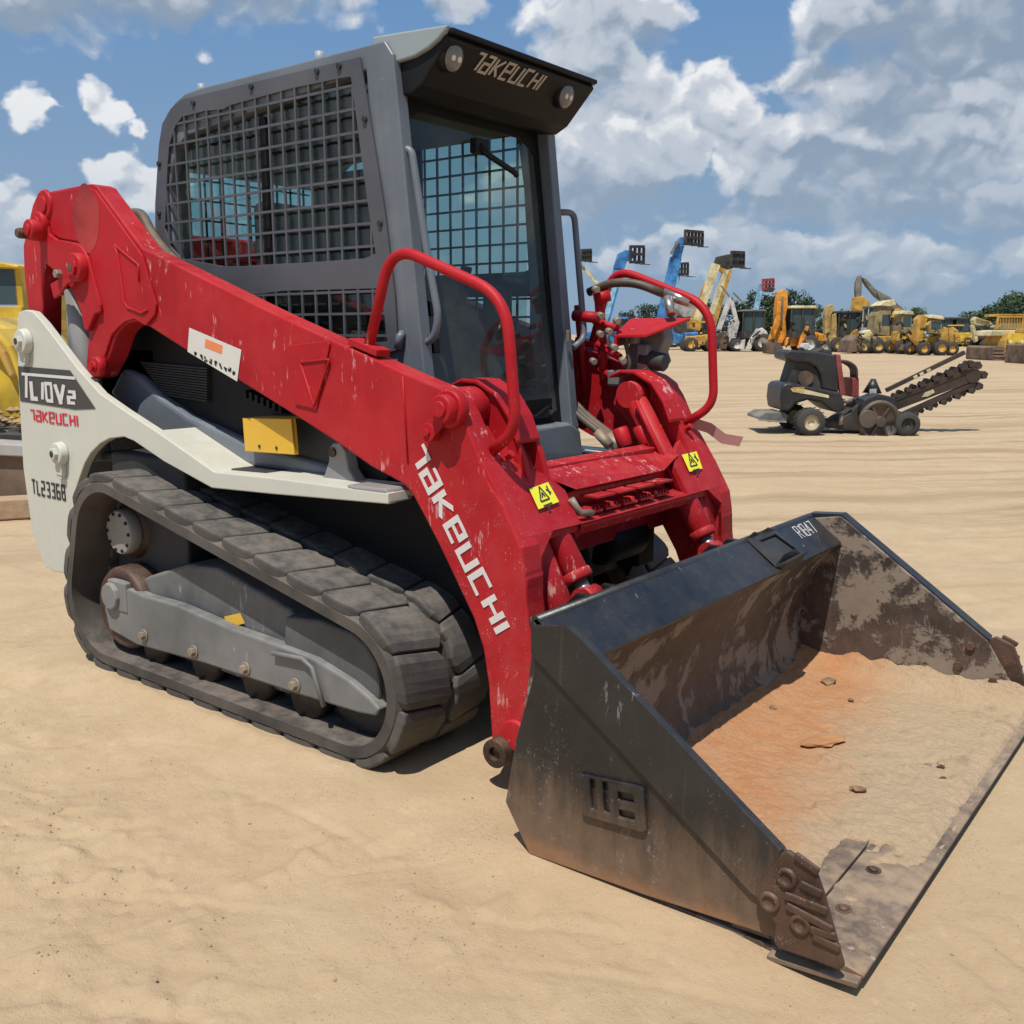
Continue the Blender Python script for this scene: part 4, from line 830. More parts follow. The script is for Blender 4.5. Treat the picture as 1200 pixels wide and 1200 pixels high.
m = MB(); m.bar((-1.556, -.40, 2.240), (-1.556, .40, 2.240), .03, .016); m.build('visor_lip', M['black'], vo, bevel=.005)
A_ = V((-1.552, 0, 2.220)); B_ = V((-1.672, 0, 2.100)); nrm = V((A_.z-B_.z, 0, -(A_.x-B_.x))).normalized()
def vis_pt(px, off=0): d = ray(*px); p0 = A_+nrm*off; t = (p0-CAM).dot(nrm)/d.dot(nrm); return CAM+d*t
for px in ((529, 67), (661, 112)):
    p = vis_pt(px); ln = (nrm+V((.9, 0, .1))).normalized(); m = MB(); m.cyl(p-ln*.05, p+ln*.012, .050, .046, n=28, chamfer=.004); lm = m.build('work_lamp', M['black'], vo)
    g = MB(); g.lathe(p+ln*.0125, ln, [(0, .040), (.006, .034), (.010, .018), (.011, 0)]); g.build('lamp_lens', M['lens'], lm)
    for dy in (-.014, .014): g = MB(); q = p+ln*.021+V((0, dy, 0)); g.cyl(q, q+ln*.003, .009, n=10); g.build('lamp_bulb', M['reflector'], lm)
p0 = vis_pt((549.5, 80), .0015); p1 = vis_pt((628, 105), .0015); m = MB(); uu = (p1-p0).normalized(); vv = nrm.cross(uu).normalized(); vv = vv if vv.z > 0 else -vv
p1.x = p0.x; uu = V((0, 1, 0)); vv = V((A_.x-B_.x, 0, A_.z-B_.z)).normalized()
lettering(m, 'TaKeUCHI', p0, uu, vv, .058, sw=.95, gap=1.7, fit=abs(p1.y-p0.y), shear=.12); m.build('maker_lettering', surf('beige_print', (.42, .38, .33), .5, dust=.1), vo)

# inside the cab
m = MB(); m.box((-2.50, 0, 1.28), (.50, .50, .14)).box((-2.50, 0, 1.14), (.4, .4, .18)); se = m.build('seat', M['seat'], L, bevel=.04, seg=3)
m = MB(); m.prism([V((-2.75, -.24, 1.30)), V((-2.62, -.24, 1.34)), V((-2.72, -.20, 1.86)), V((-2.80, -.20, 1.86))], (0, .48, 0)); m.build('seat_back', M['seat'], se, bevel=.035, seg=3)
for s in (-1, 1):
    m = MB(); m.box((-2.32, s*.31, 1.40), (.46, .13, .10)).box((-2.30, s*.33, 1.18), (.35, .08, .40)); ar = m.build('armrest_console', M['cabin'], L, bevel=.02)
    m = MB(); m.tube([(-2.13, s*.31, 1.44), (-2.11, s*.31, 1.53), (-2.09, s*.30, 1.60)], [.016, .018, .024], n=10); m.build('joystick', M['black'], ar)
m = MB(); m.box((-2.3, 0, .93), (1.3, .78, .04)).box((-2.75, 0, 1.05), (.5, .76, .28)).box((-2.4, 0, 2.14), (1.2, .76, .10)).box((-2.74, .375, 1.55), (.54, .02, 1.0)).box((-2.78, .30, 1.35), (.30, .12, .45)); m.build('cab_interior', M['cabin'], L, bevel=.015)  # far-side panel and box are added to darken the view through the window
m = MB(); m.box((-1.84, -.22, 1.06), (.10, .16, .12), Matrix.Rotation(R(25), 3, 'Y')).box((-1.84, .22, 1.06), (.10, .16, .12), Matrix.Rotation(R(25), 3, 'Y')).box((-1.93, .30, 1.35), (.06, .12, .35)); m.build('foot_pedal', M['cabin'], L, bevel=.01)
# step platform below the cab door
m = MB(); m.prism([V((-1.66, -.44, .862)), V((-1.655, .62, .862)), V((-1.60, .64, .85)), V((-1.47, .40, .85)), V((-1.46, -.44, .85))], (0, 0, -.02)).prism([V((-1.46, -.44, .85)), V((-1.47, .40, .85)), V((-1.44, .40, .76)), V((-1.43, -.44, .76))], (-.02, 0, 0)); pf = m.build('cab_step', M['cyl_grey'], L, bevel=.006)
q = [V((-1.451, .27, .842)), V((-1.451, .37, .842)), V((-1.446, .37, .812)), V((-1.446, .27, .812))]; m = MB(); m.prism(q, (.003, 0, 0)); m.build('white_decal', M['decal_w'], pf)

# hoses behind the cab and along the far arm
m = MB()
m.tube(rounded([(-3.25, -.50, 1.80), (-3.15, -.47, 1.82), (-3.02, -.50, 1.70), (-2.85, -.52, 1.60), (-2.6, -.53, 1.50)], .1), .022, n=10)
m.build('arm_hose', M['hose'], L)
m = MB()
for k, dy in enumerate((.0, .03, .06)):
    m.tube(rounded([(-1.75, .42+dy, 1.12), (-1.60, .43+dy, 1.00), (-1.48, .44+dy, .93), (-1.36, .45+dy, .78), (-1.32, .45+dy, .66)], .1), .014, n=8)
m.build('arm_hose', M['hose'], A2)
for k, (t0, yy) in enumerate((((-1.52, 0, .965), .40), ((-1.44, 0, .90), .42), ((-1.50, 0, .95), .45))):
    m = MB(); p = V((t0[0], yy, t0[2])); m.cyl(p, p+V((.06, .0, -.05)), .019, n=10, smooth=True); m.build('hose_fitting', M['fitting'], A2)
for (x, y, z) in ((-1.40, .37, .99), (-1.33, .40, 1.0)):
    m = MB(); m.cyl((x, y, z), (x+.03, y, z-.07), .030, n=16, chamfer=.004); m.build('coupler', M['red'], A2); m = MB(); m.cyl((x+.03, y, z-.07), (x+.075, y, z-.20), .021, n=14); m.build('coupler_sleeve', M['chrome'], A2)
# auxiliary hydraulics on the far arm
hy = MB(); hy.prism([V((-1.50, .60, 1.40)), V((-1.24, .60, 1.398)), V((-1.22, .52, 1.392)), V((-1.36, .47, 1.335)), V((-1.49, .46, 1.335))], (0, 0, -.012))
hy.prism([V((-1.50, .60, 1.40)), V((-1.49, .46, 1.335)), V((-1.49, .46, 1.29)), V((-1.52, .62, 1.30))], (.012, 0, 0))
ho = hy.build('hose_guard', M['red'], A2, bevel=.003)
m = MB(); m.prism(Y(.56, [(740, 386), (756, 380), (776, 384), (779, 398), (772, 412), (776, 424), (764, 436), (748, 432), (738, 440), (727, 428), (736, 410)]), (0, .08, 0)); m.box((-1.47, .54, 1.17), (.12, .12, .06)).box((-1.40, .545, 1.25), (.05, .05, .10)).cyl((-1.44, .53, 1.30), (-1.44, .53, 1.36), .025, n=10); vb = m.build('valve_block', M['steel'], A2, bevel=.01)
m = MB(); m.cyl(Y(.55, [(752, 420)])[0], Y(.55, [(780, 425)])[0]+V((0, 0, 0)), .035, n=16, chamfer=.005); m.build('valve_spool', M['dark'], A2)
m = MB(); m.cyl((-1.70, .52, 1.45), (-1.70, .60, 1.02), .014, n=10).cyl((-1.60, .52, 1.50), (-1.58, .54, 1.16), .020, n=12, chamfer=.004)
m.cyl((-1.62, .52, 1.39), (-1.50, .50, 1.36), .014).cyl((-1.60, .52, 1.30), (-1.48, .49, 1.25), .015).cyl((-1.60, .54, 1.20), (-1.44, .50, 1.14), .016).cyl((-1.70, .50, 1.41), (-1.58, .5, 1.40), .022).cyl((-1.59, .52, 1.50), (-1.585, .53, 1.46), .034, n=12)
m.build('steel_pipe', M['red'], A2)
for (x, y, z) in ((-1.60, .49, 1.51), (-1.57, .48, 1.41), (-1.53, .48, 1.35), (-1.49, .47, 1.390), (-1.57, .48, 1.34), (-1.46, .47, 1.24), (-1.60, .48, 1.235), (-1.50, .47, 1.29)):
    m = MB(); m.cyl((x, y, z), (x+.025, y-.02, z-.005), .014, n=8, chamfer=.003); m.build('hose_fitting', M['fitting'], A2)
m = MB(); m.tube(rounded([(-1.66, .54, 1.50), (-1.56, .54, 1.535), (-1.45, .56, 1.53), (-1.36, .60, 1.49)], .08), .017, n=10); m.tube(rounded([(-1.52, .50, 1.27), (-1.47, .50, 1.33), (-1.43, .50, 1.20), (-1.52, .5, 1.14)], .05), .008, n=8); m.build('arm_hose', M['hose'], A2)
m = MB(); m.tube([(-1.36, .61, 1.49), (-1.25, .62, 1.455)], [.024, .020], n=12).cyl((-1.33, .58, 1.475), (-1.30, .56, 1.41), .018); m.build('foil_wrap', M['chrome'], A2)
# ---- bucket -------------------------------------------------------
bk = MB(); yo = .915
sidep = [(-.846, .631), (-.736, .651), (-.700, .63), (-.181, .262), (-.05, .06), (-.07, .03), (-.19, .05), (-.52, .028), (-.856, .016), (-.934, .136), (-.90, .32), (-.86, .45), (-.845, .505)]
B = MB()
# back and floor shell follow this section
sec = [(-.855, .636), (-.728, .546), (-.742, .535), (-.80, .46), (-.855, .33), (-.875, .20), (-.85, .10), (-.80, .05), (-.70, .028), (-.10, .018), (-.10, .004), (-.72, .006), (-.86, .022), (-.915, .11), (-.905, .28), (-.875, .45), (-.862, .55)]
B.prism([V((x, -.902, z)) for x, z in sec], (0, 1.804, 0)); bo = B.build('bucket', M['bucket_in'], L, bevel=.003, label='black steel bucket resting on the sand')
m = MB(); tsec = [(-.8605, .640), (-.846, .648), (-.720, .551), (-.724, .540), (-.735, .541), (-.853, .628)]
m.prism([V((x, -.9, z)) for x, z in tsec], (0, 1.8, 0)); m.build('top_beam', M['bucket'], bo, bevel=.004)
m = MB(); m.cyl((-.852, -.90, .632), (-.852, .90, .632), .019, n=16); m.build('top_rail', M['bucket'], bo)
for s in (-1, 1):
    m = MB(); m.prism([V((x, s*yo, z)) for x, z in sidep], (0, -s*.014, 0)); sp = m.build('bucket_side', M['bucket'] if s < 0 else M['bucket_in'], bo, bevel=.003, label='%s side plate of the bucket' % ('near' if s < 0 else 'far'))
    m = MB(); st = [(-.846, .632), (-.736, .652), (-.698, .631), (-.181, .263), (-.205, .13), (-.245, .14), (-.83, .551), (-.845, .56)]
    m.prism([V((x, s*(yo+.0005), z)) for x, z in st], (0, s*.012, 0)); m.build('side_stiffener', M['bucket'], sp, bevel=.003)
    if s > 0:
        m = MB(); fl = [V((-.86, yo+.002, .648)), V((-.735, yo+.002, .658)), V((-.18, yo+.002, .268))]
        m.add(fl+[p+V((0, .055, 0)) for p in fl]+[p+V((0, 0, -.016)) for p in fl]+[p+V((0, .055, -.016)) for p in fl], [(0, 1, 4, 3), (1, 2, 5, 4), (6, 7, 10, 9), (7, 8, 11, 10), (3, 4, 10, 9), (4, 5, 11, 10), (0, 1, 7, 6), (1, 2, 8, 7), (0, 3, 9, 6), (2, 5, 11, 8)]); m.build('edge_flange', M['bucket'], sp)
    # bolt-on side cutter with ribs and three bolts
    q = [V((p.x, s*.930, p.z)) for p in Y(-.930, [(918, 997), (926, 994), (958, 1016), (968, 1045), (992, 1130), (985, 1133), (962, 1124), (915, 1108), (910, 1100), (912, 1080), (905, 1070), (890, 1050), (888, 1040)])]
    m = MB(); m.prism(q, (0, s*.016, 0)); ct = m.build('side_cutter', M['cast'], sp, bevel=.005)
    for a, b in (((932, 1001), (960, 1022)), ((938, 1035), (964, 1048)), ((920, 1048), (970, 1068)), ((922, 1060), (976, 1090)), ((950, 1088), (980, 1098)), ((953, 1096), (985, 1112))):
        pa, pb = Y(-.946, [a, b]); m = MB(); m.bar((pa.x, s*.949, pa.z), (pb.x, s*.947, pb.z), .018, .010, up=(0, s, 0)); m.build('cutter_rib', M['cast'], ct, bevel=.004)
    for a in ((922, 1029), (902, 1057), (938, 1083)):
        p = Y(-.946, [a])[0]; m = MB(); m.lathe((p.x, s*.945, p.z), (0, s, 0), [(0, .024), (.007, .022), (.009, .015), (.004, .013), (.004, 0)], n=18); m.build('plow_bolt', M['cast'], ct)
    if s > 0:
        for x, z in ((-.235, .235), (-.27, .155), (-.15, .12)): m = MB(); m.cyl((x, .90, z), (x, .890, z), .017, n=6, smooth=False); m.build('cutter_nut', M['cast'], ct, bevel=.002)
# cutting edge
m = MB(); m.prism([V((-.26, 0, .022)), V((-.06, 0, .0375)), V((-.052, 0, .036)), V((-.052, 0, .020)), V((-.26, 0, .006))], (0, 0, 0)) if False else None
m = MB(); m.prism([V((x, -.90, z)) for x, z in [(-.165, .040), (-.05, .041), (-.002, .032), (.0, .028), (-.004, .022), (-.165, .018)]], (0, 1.80, 0)); ce = m.build('cutting_edge', M['edge'], bo, bevel=.002)
m = MB(); m.prism([V((x, -.895, z)) for x, z in [(-.30, .038), (-.168, .045), (-.168, .03), (-.30, .022)]], (0, 1.79, 0)); m.build('edge_backing', M['edge'], bo, bevel=.002)
for k in range(8):
    m = MB(); y = -.70+k*.21; m.cyl((-.115, y, .038), (-.115, y, .049), .012, n=14, chamfer=.004).cyl((-.115, y, .038), (-.115, y, .0425), .019, n=16); m.build('edge_bolt', M['cast'], bo)
m = MB(); m.prism([V((-.20, -.93, .012)), V((-.004, -.93, .030)), V((-.004, -.90, .030)), V((-.20, -.90, .012))], (0, 0, -.012)); m.build('wear_strip', M['edge'], bo, bevel=.002)
# maker's emblem cast on the near side: joined W and B bars
def P2(x, y):      # local emblem coordinates 0..1 on the plate
    a, b, c = Y(-.9155, [(681, 905), (757, 921), (684, 954)]); return a+(b-a)*x+(c-a)*y
m = MB(); bp_ = [(0, 0), (.95, 0), (1, .06), (1.0, 1.0), (.93, 1.06), (0.06, 1.0), (0, .93)]
m.holed([P2(*p) for p in bp_], [[P2(*p) for p in h] for h in ([(.17, .0+.06), (.26, .06), (.26, .78), (.17, .78)], [(.37, .06), (.46, .06), (.46, .78), (.37, .78)], [(.60, .22), (.84, .22), (.84, .42), (.60, .42)], [(.60, .64), (.84, .64), (.84, .82), (.60, .82)])], (0, -.012, 0))
m.build('cast_emblem', M['bucket'], bo, bevel=.004)
# torn step pocket on the top beam and chalk marks
m = MB(); pk = [(-.845, .30, .650), (-.835, .345, .668), (-.838, .40, .655), (-.83, .45, .668), (-.826, .505, .650), (-.735, .52, .575), (-.700, .50, .590), (-.690, .43, .598), (-.694, .375, .592), (-.70, .335, .585), (-.735, .30, .57)]
hl = [(-.815, .335, .642), (-.81, .47, .645), (-.735, .48, .60), (-.73, .36, .60)]
top = [V(p) for p in pk]; n_ = len(top); bot = [V((-.85+.128*min(1, max(0, (p.x+.845)/.15)), p.y, .64-.10*min(1, max(0, (p.x+.845)/.15)))) for p in top]
inn = [V(p) for p in hl]; 
m.add(top+bot, [(i, (i+1) % n_, (i+1) % n_+n_, i+n_) for i in range(n_)])
m.holed(top, [inn], (0, 0, -.006)); m.build('step_pocket', M['bucket'], bo)
m = MB(); m.prism([p+V((0, 0, -.012)) for p in inn], (0, 0, -.002)); m.build('pocket_hollow', M['print_k'], bo)
p0 = V((-.815, .665, .0)); m = MB(); u = V((0, 1, 0)); v2 = V((-.78, 0, .60)).normalized()
def tb(y, t): return V((-.846+(.126)*t, y, .648-.097*t))+V((.6, 0, .78))*.0015
lettering(m, 'R1847', tb(.655, .50), u, v2, .055, sw=.38, gap=1.2, fit=.16, shear=.1); m.build('paint_marker', M['white_clean'], bo)
# brackets behind the bucket where the arms and cylinders are pinned
for s in (-1, 1):
    for yy in (.50, .36):
        m = MB(); m.prism([V((x, s*yy, z)) for x, z in [(-.87, .60), (-1.0, .60), (-1.06, .54), (-1.05, .48), (-.97, .30), (-1.12, .19), (-1.15, .13), (-1.11, .08), (-.93, .06), (-.86, .3)]], (0, -s*.018, 0)); m.build('hinge_plate', M['bucket'], bo, bevel=.003)
# sand and soil left in the bucket: floor covering of uneven depth
rs = np.random.RandomState(5)
def vnoise(x, y, seed=0):
    xi = np.floor(x).astype(np.int64); yi = np.floor(y).astype(np.int64); xf = x-xi; yf = y-yi
    def h(a, b):
        n = (a*374761393+b*668265263+seed*1442695041) & 0xffffffff; n = ((n ^ (n >> 13))*1274126177) & 0xffffffff; return ((n ^ (n >> 16)) & 0xffff)/65535.0
    u = xf*xf*(3-2*xf); v = yf*yf*(3-2*yf)
    return (h(xi, yi)*(1-u)+h(xi+1, yi)*u)*(1-v)+(h(xi, yi+1)*(1-u)+h(xi+1, yi+1)*u)*v
def fbm(x, y, o=5, seed=0, g=.5):
    t = 0; a = 1; s_ = 0
    for k in range(o): t = t+a*(vnoise(x*2**k+k*17.3, y*2**k-k*9.1, seed+k)-.5); s_ += a; a *= g
    return t/s_
def grid_obj(name, X_, Y_, Z_, mat, smooth=True, mask=None):
    ny, nx = X_.shape; vs = np.stack([X_, Y_, Z_], -1).reshape(-1, 3); i = np.arange(nx*ny).reshape(ny, nx)
    f = np.stack([i[:-1, :-1], i[:-1, 1:], i[1:, 1:], i[1:, :-1]], -1).reshape(-1, 4)
    if mask is not None: f = f[mask[:-1, :-1].reshape(-1)]
    me = bpy.data.meshes.new(name); me.vertices.add(len(vs)); me.vertices.foreach_set('co', vs.astype(np.float32).ravel())
    me.loops.add(f.size); me.loops.foreach_set('vertex_index', f.ravel().astype(np.int32)); me.polygons.add(len(f))
    me.polygons.foreach_set('loop_start', np.arange(0, f.size, 4, dtype=np.int32)); me.polygons.foreach_set('loop_total', np.full(len(f), 4, np.int32))
    me.polygons.foreach_set('use_smooth', np.full(len(f), smooth)); me.update(); me.validate(); me.materials.append(mat)
    o = bpy.data.objects.new(name, me); C.objects.link(o); return o
gx = np.linspace(-.862, -.012, 170); gy = np.linspace(-.899, .899, 330); GX, GY = np.meshgrid(gx, gy)
back = np.clip((-GX-.60)/.25, 0, 1); sidew = np.clip((np.abs(GY)-.74)/.16, 0, 1)
Zs = .052+.030*back**2+.035*sidew**2*np.clip((GY > 0)*1.0+.4, 0, 1)+.022*fbm(GX*5, GY*5, 3, 2)+.012*fbm(GX*22, GY*22, 4, 8)+.006*fbm(GX*70, GY*70, 2, 9)
Zs += .05*np.clip((GY-.80)/.10, 0, 1)**2*np.clip((GX+.80)/.1, 0, 1)*np.clip(.6+fbm(GX*8, GY*3, 3, 90)*2, 0, 1)
Zs += .012*np.clip(fbm(GX*14, GY*14, 3, 30)*6-1.2, 0, 1)*np.clip((GX+.75)/.2, 0, 1)
bare = np.clip(((GX+.24)/.05), 0, 1)*np.clip((-.36-GY+.35*fbm(GX*7, GY*7, 4, 21, .65))/.05, 0, 1)      # scraped bare near the near front corner
bare = np.clip(bare*(1-np.clip(fbm(GX*16, GY*16, 4, 77)*3.0-.1, 0, 1)), 0, 1); fr = np.clip((GX+.06)/.05, 0, 1); Zs = Zs-.012*fr
Zs = np.where(bare > 0, Zs*(1-bare)+.018*bare, Zs); Zs = np.where(GX > -.03, np.minimum(Zs, .034+.004*fbm(GX*30, GY*30, 2)), Zs)
m, n, b = new_mat('bucket_soil'); v = obvec(n); x_, y_, z_ = n('ShaderNodeSeparateXYZ', {0: v}).outputs
k = n.math('ADD', n.math('ADD', x_, n.math('MULTIPLY', y_, .13)), n.math('MULTIPLY', n.noise(v, 4.5, 5, .6), .32)); k = n.ramp(k, -.40, -.10)
fine = n.noise(v, 60, 6, .7); f2 = n.noise(n.vmul(v, (18, 60, 20)), 1, 5, .65)
f3 = n.ramp(n.noise(v, 12, 7, .7), .35, .68); clay = n.mix(f2, (.36, .145, .055, 1), (.56, .275, .12, 1)); clay = n.mix(n.math('MULTIPLY', f3, .4), clay, (.50, .33, .19, 1)); snd = n.mix(fine, (.37, .25, .14, 1), (.53, .40, .255, 1)); dk = n.ramp(n.noise(v, 9, 6, .7), .54, .72)
snd = n.mix(n.math('MULTIPLY', dk, .55), snd, (.24, .17, .10, 1)); cc_ = n.mix(k, clay, snd)
n.l.new(cc_, b.inputs['Base Color']); b.inputs['Roughness'].default_value = .95
bpn = n('ShaderNodeBump', {'Height': n.math('ADD', n.noise(v, 45, 8, .7), n.math('MULTIPLY', n.noise(v, 200, 3), .35)), 'Strength': .9, 'Distance': .014}); n.l.new(bpn.outputs[0], b.inputs['Normal']); M['soil'] = m
so2 = grid_obj('soil', GX, GY, Zs, M['soil']); props(so2, 'orange clay and pale sand spread over the bucket floor', 'soil', kind='stuff')
def clod_mesh(name, r, seed, mat, sq=.6):
    bm = bmesh.new(); bmesh.ops.create_icosphere(bm, subdivisions=2, radius=r); rr = random.Random(seed)
    for v in bm.verts:
        f = 1+.35*(rr.random()-.5)+.3*math.sin(v.co.x/r*2+seed)*math.cos(v.co.y/r*2.3); v.co = v.co*f; v.co.z *= sq
    me = bpy.data.meshes.new(name); bm.to_mesh(me); bm.free(); me.materials.append(mat); return me
M['clay'] = surf('clay_lump', (.40, .17, .06), .95, dust=.2, bump=.5, scale=3); M['peb0'] = surf('tan_lump', (.36, .25, .14), .95, dust=.3, bump=.5, scale=3)
M['clod'] = surf('dark_clod', (.17, .085, .045), .9, dust=.3, bump=.5, scale=3)
for i, (px, r, lab) in enumerate((((972, 799), .022, 'dark brown clod of earth near the back of the bucket floor'), ((906, 829), .014, 'small dark clod left of the larger one in the bucket'), ((965, 868), .038, 'flat orange clay lump in the middle of the bucket floor'), ((998, 820), .010, 'tiny dark pebble in the bucket below the brown clod'), ((1006, 924), .015, 'thin brown crust flake on the bucket sand'), ((1103, 895), .013, 'tan lump on the bucket floor near the open edge'))):
    p = Z(.062, *px); o = bpy.data.objects.new('earth_clod', clod_mesh('earth_clod', r, i+3, M['clod'] if i not in (2, 5) else M['clay' if i == 2 else 'peb0'], .45 if i != 2 else .25)); C.objects.link(o); o.location = p; o.rotation_euler.z = i*1.3; o.scale = (1, 1.8 if i in (0, 2, 4) else 1, 1)
    props(o, lab, 'earth clod')
# ================================================================== ground
m, n, b = new_mat('sand'); v = obvec(n)
wob = n('ShaderNodeTexNoise', {'Vector': v, 'Scale': .16, 'Detail': 2.0}).outputs['Color']; wob = n('ShaderNodeVectorMath', {0: wob, 3: 2.6}, operation='SCALE').outputs[0]
flow = n('ShaderNodeVectorRotate', {'Vector': n('ShaderNodeVectorMath', {0: v, 1: wob}, operation='ADD').outputs[0], 'Angle': R(-46)}, rotation_type='Z_AXIS').outputs[0]
st = n.noise(n.vmul(flow, (.22, 3.2, 1)), 1.0, 8, .62, .4); st2 = n.noise(n.vmul(flow, (.05, .9, 1)), 1.0, 6, .6)
big = n.noise(v, .45, 5, .6); mid = n.noise(v, 4.5, 6, .6); fine = n.noise(v, 90, 4, .7); sp = n.noise(v, 300, 2, .6)
dist = n('ShaderNodeVectorMath', {0: n('ShaderNodeVectorMath', {0: v, 1: (.55, -2.8, 0)}, operation='SUBTRACT').outputs[0]}, operation='LENGTH').outputs['Value']
far = n.ramp(dist, 3.5, 9)
c = n.mix(n.ramp(mid, .25, .75), (.435, .318, .190, 1), (.515, .386, .240, 1))
c = n.mix(n.ramp(big, .35, .7), c, (.455, .325, .195, 1))
c = n.mix(n.math('MULTIPLY', n.ramp(st, .44, .66), n.math('MULTIPLY_ADD', far, .62, .10)), c, (.27, .185, .105, 1))
c = n.mix(n.math('MULTIPLY', n.ramp(st2, .45, .65), n.math('MULTIPLY', far, .40)), c, (.49, .375, .245, 1))
c = n.mix(n.math('MULTIPLY', n.ramp(n.noise(v, 11, 8, .75), .50, .72), .30), c, (.33, .225, .125, 1))
c = n.mix(n.math('MULTIPLY', n.ramp(n.noise(v, 21, 7, .75), .56, .74), .35), c, (.62, .49, .33, 1))
c = n.mix(n.math('MULTIPLY', n.ramp(fine, .60, .72), .40), c, (.22, .15, .085, 1))
c = n.mix(n.math('MULTIPLY', n.ramp(n.noise(v, 1.7, 7, .7), .60, .74), .25), c, (.36, .245, .14, 1))
grit = n('ShaderNodeTexVoronoi', {'Vector': v, 'Scale': 70.0, 'Randomness': 1.0}).outputs; gk = n.math('MULTIPLY', n.ramp(grit['Distance'], .26, .12), n.ramp(n.noise(v, 2.6, 4, .6), .50, .66))
c = n.mix(n.math('MULTIPLY', gk, .55), c, (.20, .13, .075, 1))
n.l.new(c, b.inputs['Base Color']); b.inputs['Roughness'].default_value = .95; b.inputs['Specular IOR Level'].default_value = .2
h = n.math('ADD', n.math('MULTIPLY', n.noise(v, 30, 9, .72), .8), n.math('MULTIPLY', sp, .22)); h = n.math('ADD', h, n.math('MULTIPLY', st, n.math('MULTIPLY', far, 1.8)))
bp = n('ShaderNodeBump', {'Height': h, 'Strength': .75, 'Distance': .014}); n.l.new(bp.outputs[0], b.inputs['Normal']); M['sand'] = m
def axis(lo, hi, d, far_, gr=1.13):
    a = list(np.arange(lo, hi, d)); s = d; x = a[-1]
    while x < far_: s *= gr; x += s; a.append(x)
    s = d; x = a[0]; pre = []
    while x > -far_: s *= gr; x -= s; pre.append(x)
    return np.array(pre[::-1]+a)
ax = axis(-3.6, 1.6, .0125, 900); ay = axis(-2.3, 2.0, .0125, 900); GX, GY = np.meshgrid(ax, ay)
d = np.hypot(GX-.55, GY+2.8); near = np.exp(-(d/14)**2)
ca, sa = math.cos(R(-46)), math.sin(R(-46)); FU = GX*math.cos(R(44))+GY*math.sin(R(44)); FV = -GX*math.sin(R(44))+GY*math.cos(R(44))
Zg = .045*fbm(GX*1.1, GY*1.1, 3, 11)+.014*fbm(GX*4, GY*4, 4, 12)+.0075*fbm(GX*22, GY*22, 3, 13)
foot = fbm(GX*2.2, GY*2.2, 3, 80); Zg += .010*np.clip(foot*5, -1, 0)*np.clip(1+fbm(GX*7, GY*7, 2, 81)*3, 0, 1)
FV2 = FV+1.2*fbm(GX*.12, GY*.12, 2, 15); rut = fbm(FU*.30, FV2*3.0, 5, 14, .6); Zg += .042*rut*np.clip((d-3.0)/4, 0, 1)*near**.25
edge_l = np.clip((np.hypot(GX+1.35, GY+1.72)), 0, 9); rough_l = np.exp(-((GX+1.75)/.38)**2-((GY+1.62)/.22)**2)+np.exp(-((GX+1.1)/.25)**2-((GY+1.85)/.2)**2); Zg += rough_l*(.05*fbm(GX*11, GY*11, 4, 71)+.02*fbm(GX*32, GY*32, 3, 72))
lumps = np.clip(fbm(GX*9, GY*9, 3, 40)*5-.9, 0, 1)*np.clip(fbm(GX*1.5, GY*1.5, 2, 41)*4+.1, 0, 1); Zg += .014*lumps
# old crawler prints: a band of shallow cleat marks on the left of the machine
for (x0, y0, an, ww, ph) in ((-4.6, -.70, 3, .24, 0), (-4.6, -1.35, 5, .2, 4), (-1.0, 1.9, 52, .2, 1), (.75, 1.1, 36, .22, 2), (1.0, .2, 48, .2, 3), (.2, 4.2, 40, .24, 6), (-.8, 6.0, 34, .24, 7)):
    a = R(an); u_ = (GX-x0)*math.cos(a)+(GY-y0)*math.sin(a); w_ = -(GX-x0)*math.sin(a)+(GY-y0)*math.cos(a)
    band = np.clip(1-(np.abs(w_)/ww)**6, 0, 1)*np.clip(1.6-np.abs(u_)/1.3, 0, 1)*np.clip(.55+fbm(GX*2, GY*2, 2, 50+ph)*3, 0, 1); band = np.clip(band, 0, 1)
    Zg -= band*.010*(np.sin(u_*2*math.pi/.11+np.abs(w_)*9) > 0.1)*1.0+band*.003
# dry curving scars and footprints in the foreground
rs2 = np.random.RandomState(8)
for k in range(34):
    px_, py_ = rs2.uniform(-20, 1220), rs2.uniform(760, 1230); q_ = Z(0, px_, py_); a_ = R(rs2.uniform(-30, 75)); L_ = rs2.uniform(.06, .35); W_ = rs2.uniform(.006, .020)
    u_ = (GX-q_.x)*math.cos(a_)+(GY-q_.y)*math.sin(a_); w_ = -(GX-q_.x)*math.sin(a_)+(GY-q_.y)*math.cos(a_)+.25*u_**2
    m_ = (np.abs(u_) < L_*1.3) & (np.abs(w_) < .12)
    Zg[m_] += (.004*np.exp(-((w_[m_]-W_)/W_)**2)-.005*np.exp(-(w_[m_]/W_)**2))*np.exp(-(u_[m_]/L_)**4)
for k in range(34):      # prints
    px_, py_ = (rs2.uniform(-20, 1220), rs2.uniform(700, 1230)) if k % 2 else (rs2.uniform(780, 1250), rs2.uniform(430, 640)); q_ = Z(0, px_, py_); a_ = R(rs2.uniform(0, 180)); u_ = (GX-q_.x)*math.cos(a_)+(GY-q_.y)*math.sin(a_); w_ = -(GX-q_.x)*math.sin(a_)+(GY-q_.y)*math.cos(a_)
    rr_ = (u_/.13)**2+(w_/.05)**2; m_ = rr_ < 4
    Zg[m_] += -.007*np.exp(-rr_[m_]**2)+.0025*np.exp(-(rr_[m_]-1.3)**2*4)
